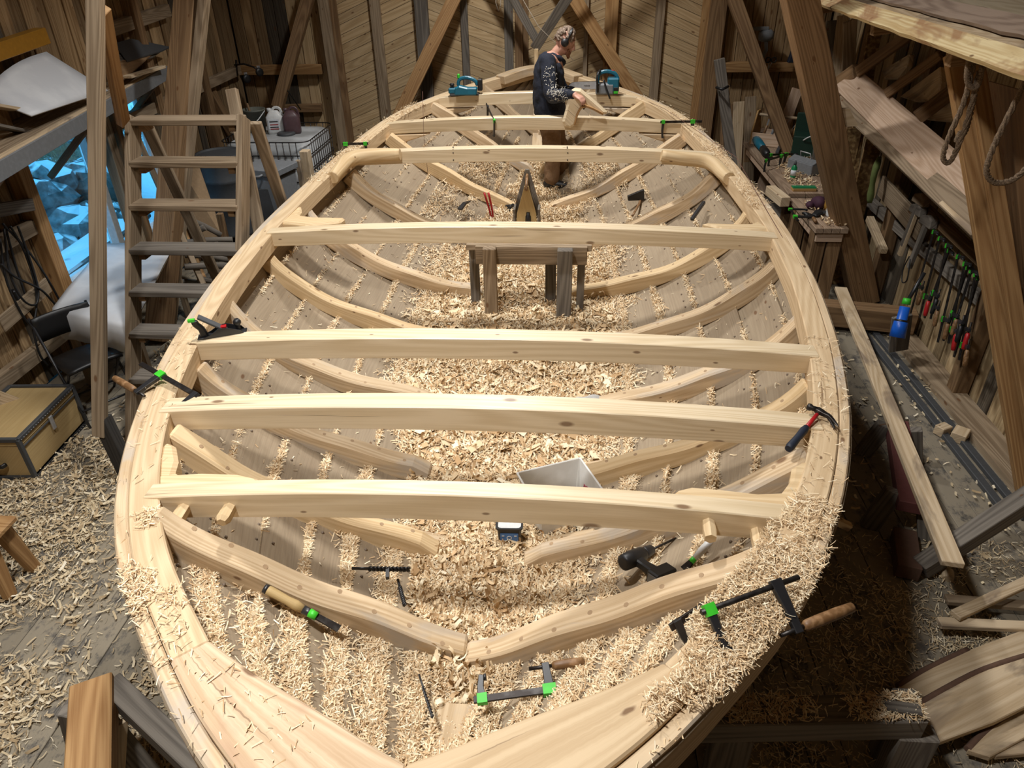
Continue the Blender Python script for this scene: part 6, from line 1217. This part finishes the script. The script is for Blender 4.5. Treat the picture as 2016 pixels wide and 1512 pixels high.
tr_ = m.build('trousers', 'trouser', person); remesh(tr_, .016, 5); dm = tr_.modifiers.new('folds', 'DISPLACE'); dm.texture = tx; dm.strength = .03; dm.texture_coords = 'GLOBAL'
for c in (FTr, FTl): b = MB(); tubeE(b, [c+Vector((-.05, 0, -.045)), c+Vector((.05, 0, -.05)), c+Vector((.17, -.02, -.06))], [.05, .052, .038]); b.tube([c+Vector((-.02, 0, -.03)), c+Vector((-.02, 0, .06))], .06, 12); remesh(b.build('boot', 'black_plastic', person), .012, 3)
# hair, beard, ear defenders
m = MB(); rr = random.Random(2)
for k in range(150):
    t = rr.uniform(-.25, 1.5); a = rr.uniform(.75, 5.53) if t < .75 else rr.uniform(0, 6.28); p = hp(.100*math.cos(t)*math.cos(a)-.006, .079*math.cos(t)*math.sin(a), .02+.118*math.sin(t)); ell(m, p, [rr.uniform(.013, .022)]*3, None, 6, 5)
remesh(m.build('hair', 'hair', person), .006, 1)
m = MB(); rr = random.Random(4)
for k in range(46): a = rr.uniform(-1.25, 1.25); p = hp(.045+.05*math.cos(a), .05*math.sin(a), rr.uniform(-.125, -.075)+.045*(1-math.cos(a))); ell(m, p, [rr.uniform(.011, .018)]*3, None, 6, 5)
remesh(m.build('beard', 'beard', person), .006, 1)
em = MB(); em.sweep([hp(.012+.006*math.cos(t), .098*math.cos(t)*-1, .035+.112*math.sin(t)) for t in np.linspace(0, math.pi, 18)], .022, .007, (0, 0, 1)); eo = em.build('ear_defenders', 'black_plastic', person)
for s_ in (-1, 1): MB().lathe([(.030, 0), (.040, .006), (.040, .022), (.034, .034), (.012, .040)], hp(.0, s_*.078, .0), HM @ Vector((0, s_, 0)), 16).build('ear_cup', 'black_plastic', eo); MB().lathe([(.034, -.012), (.036, .004)], hp(.0, s_*.078, .0), HM @ Vector((0, s_, 0)), 16).build('ear_cushion', 'dark_grey', eo)
# pale chips clinging to the sleeve
plain('chip_white', (.75, .70, .60), .8); fl = Strips(); n = 230; P, Q = [], []
for k in range(n):
    if random.random() < .75: t = random.random(); c = ELr.lerp(WRr, .05+.82*t); ax = (WRr-ELr).normalized(); r0 = .078-.022*t
    else: t = random.random(); c = SHr.lerp(ELr, .25+.7*t); ax = (ELr-SHr).normalized(); r0 = .086
    v = Vector((random.uniform(-.6, 1), -1, random.uniform(-.6, .9))); v = (v-ax*v.dot(ax)).normalized(); P.append(tuple(c+v*r0)); Q.append(tuple(v))
fl.add(np.array(P), np.array(Q), (.010, .026), (.002, .0045), (.1, 1.2), .5, .006, 2); o = fl.build('clinging_chips', 'chip_white', None, None, person); o.matrix_parent_inverse = Matrix.Translation(-person.location)
for k in ('label', 'category'):
    if k in o: del o[k]
# crooked timber he holds on the sixth beam
root = thing('crooked_timber', 'freshly hewn pale crooked timber held on the beam by the man', 'timber', tuple(px(1150, 222, Y=7.60)))
kp = [(1128, 174), (1144, 176), (1168, 196), (1199, 224), (1182, 226), (1162, 214), (1147, 212), (1138, 226), (1133, 246), (1123, 253), (1112, 250), (1107, 240), (1114, 214), (1120, 190)]
MB().prism([px(a, b, Y=7.562) for a, b in kp], (0, -1, 0), .085).build('hewn_body', 'pine_beam', root, .022)
MB().sweep(cut([px(1188, 225, Y=7.556), px(1164, 212, Y=7.556), px(1147, 209, Y=7.556), px(1137, 224, Y=7.556), px(1131, 246, Y=7.556)], 14), .02, [.02, .035, .05, .06, .065, .07, .07, .065, .06, .055, .05, .04, .03, .015], (0, -1, 0)).build('rough_side', 'timber_orange', root, .004)
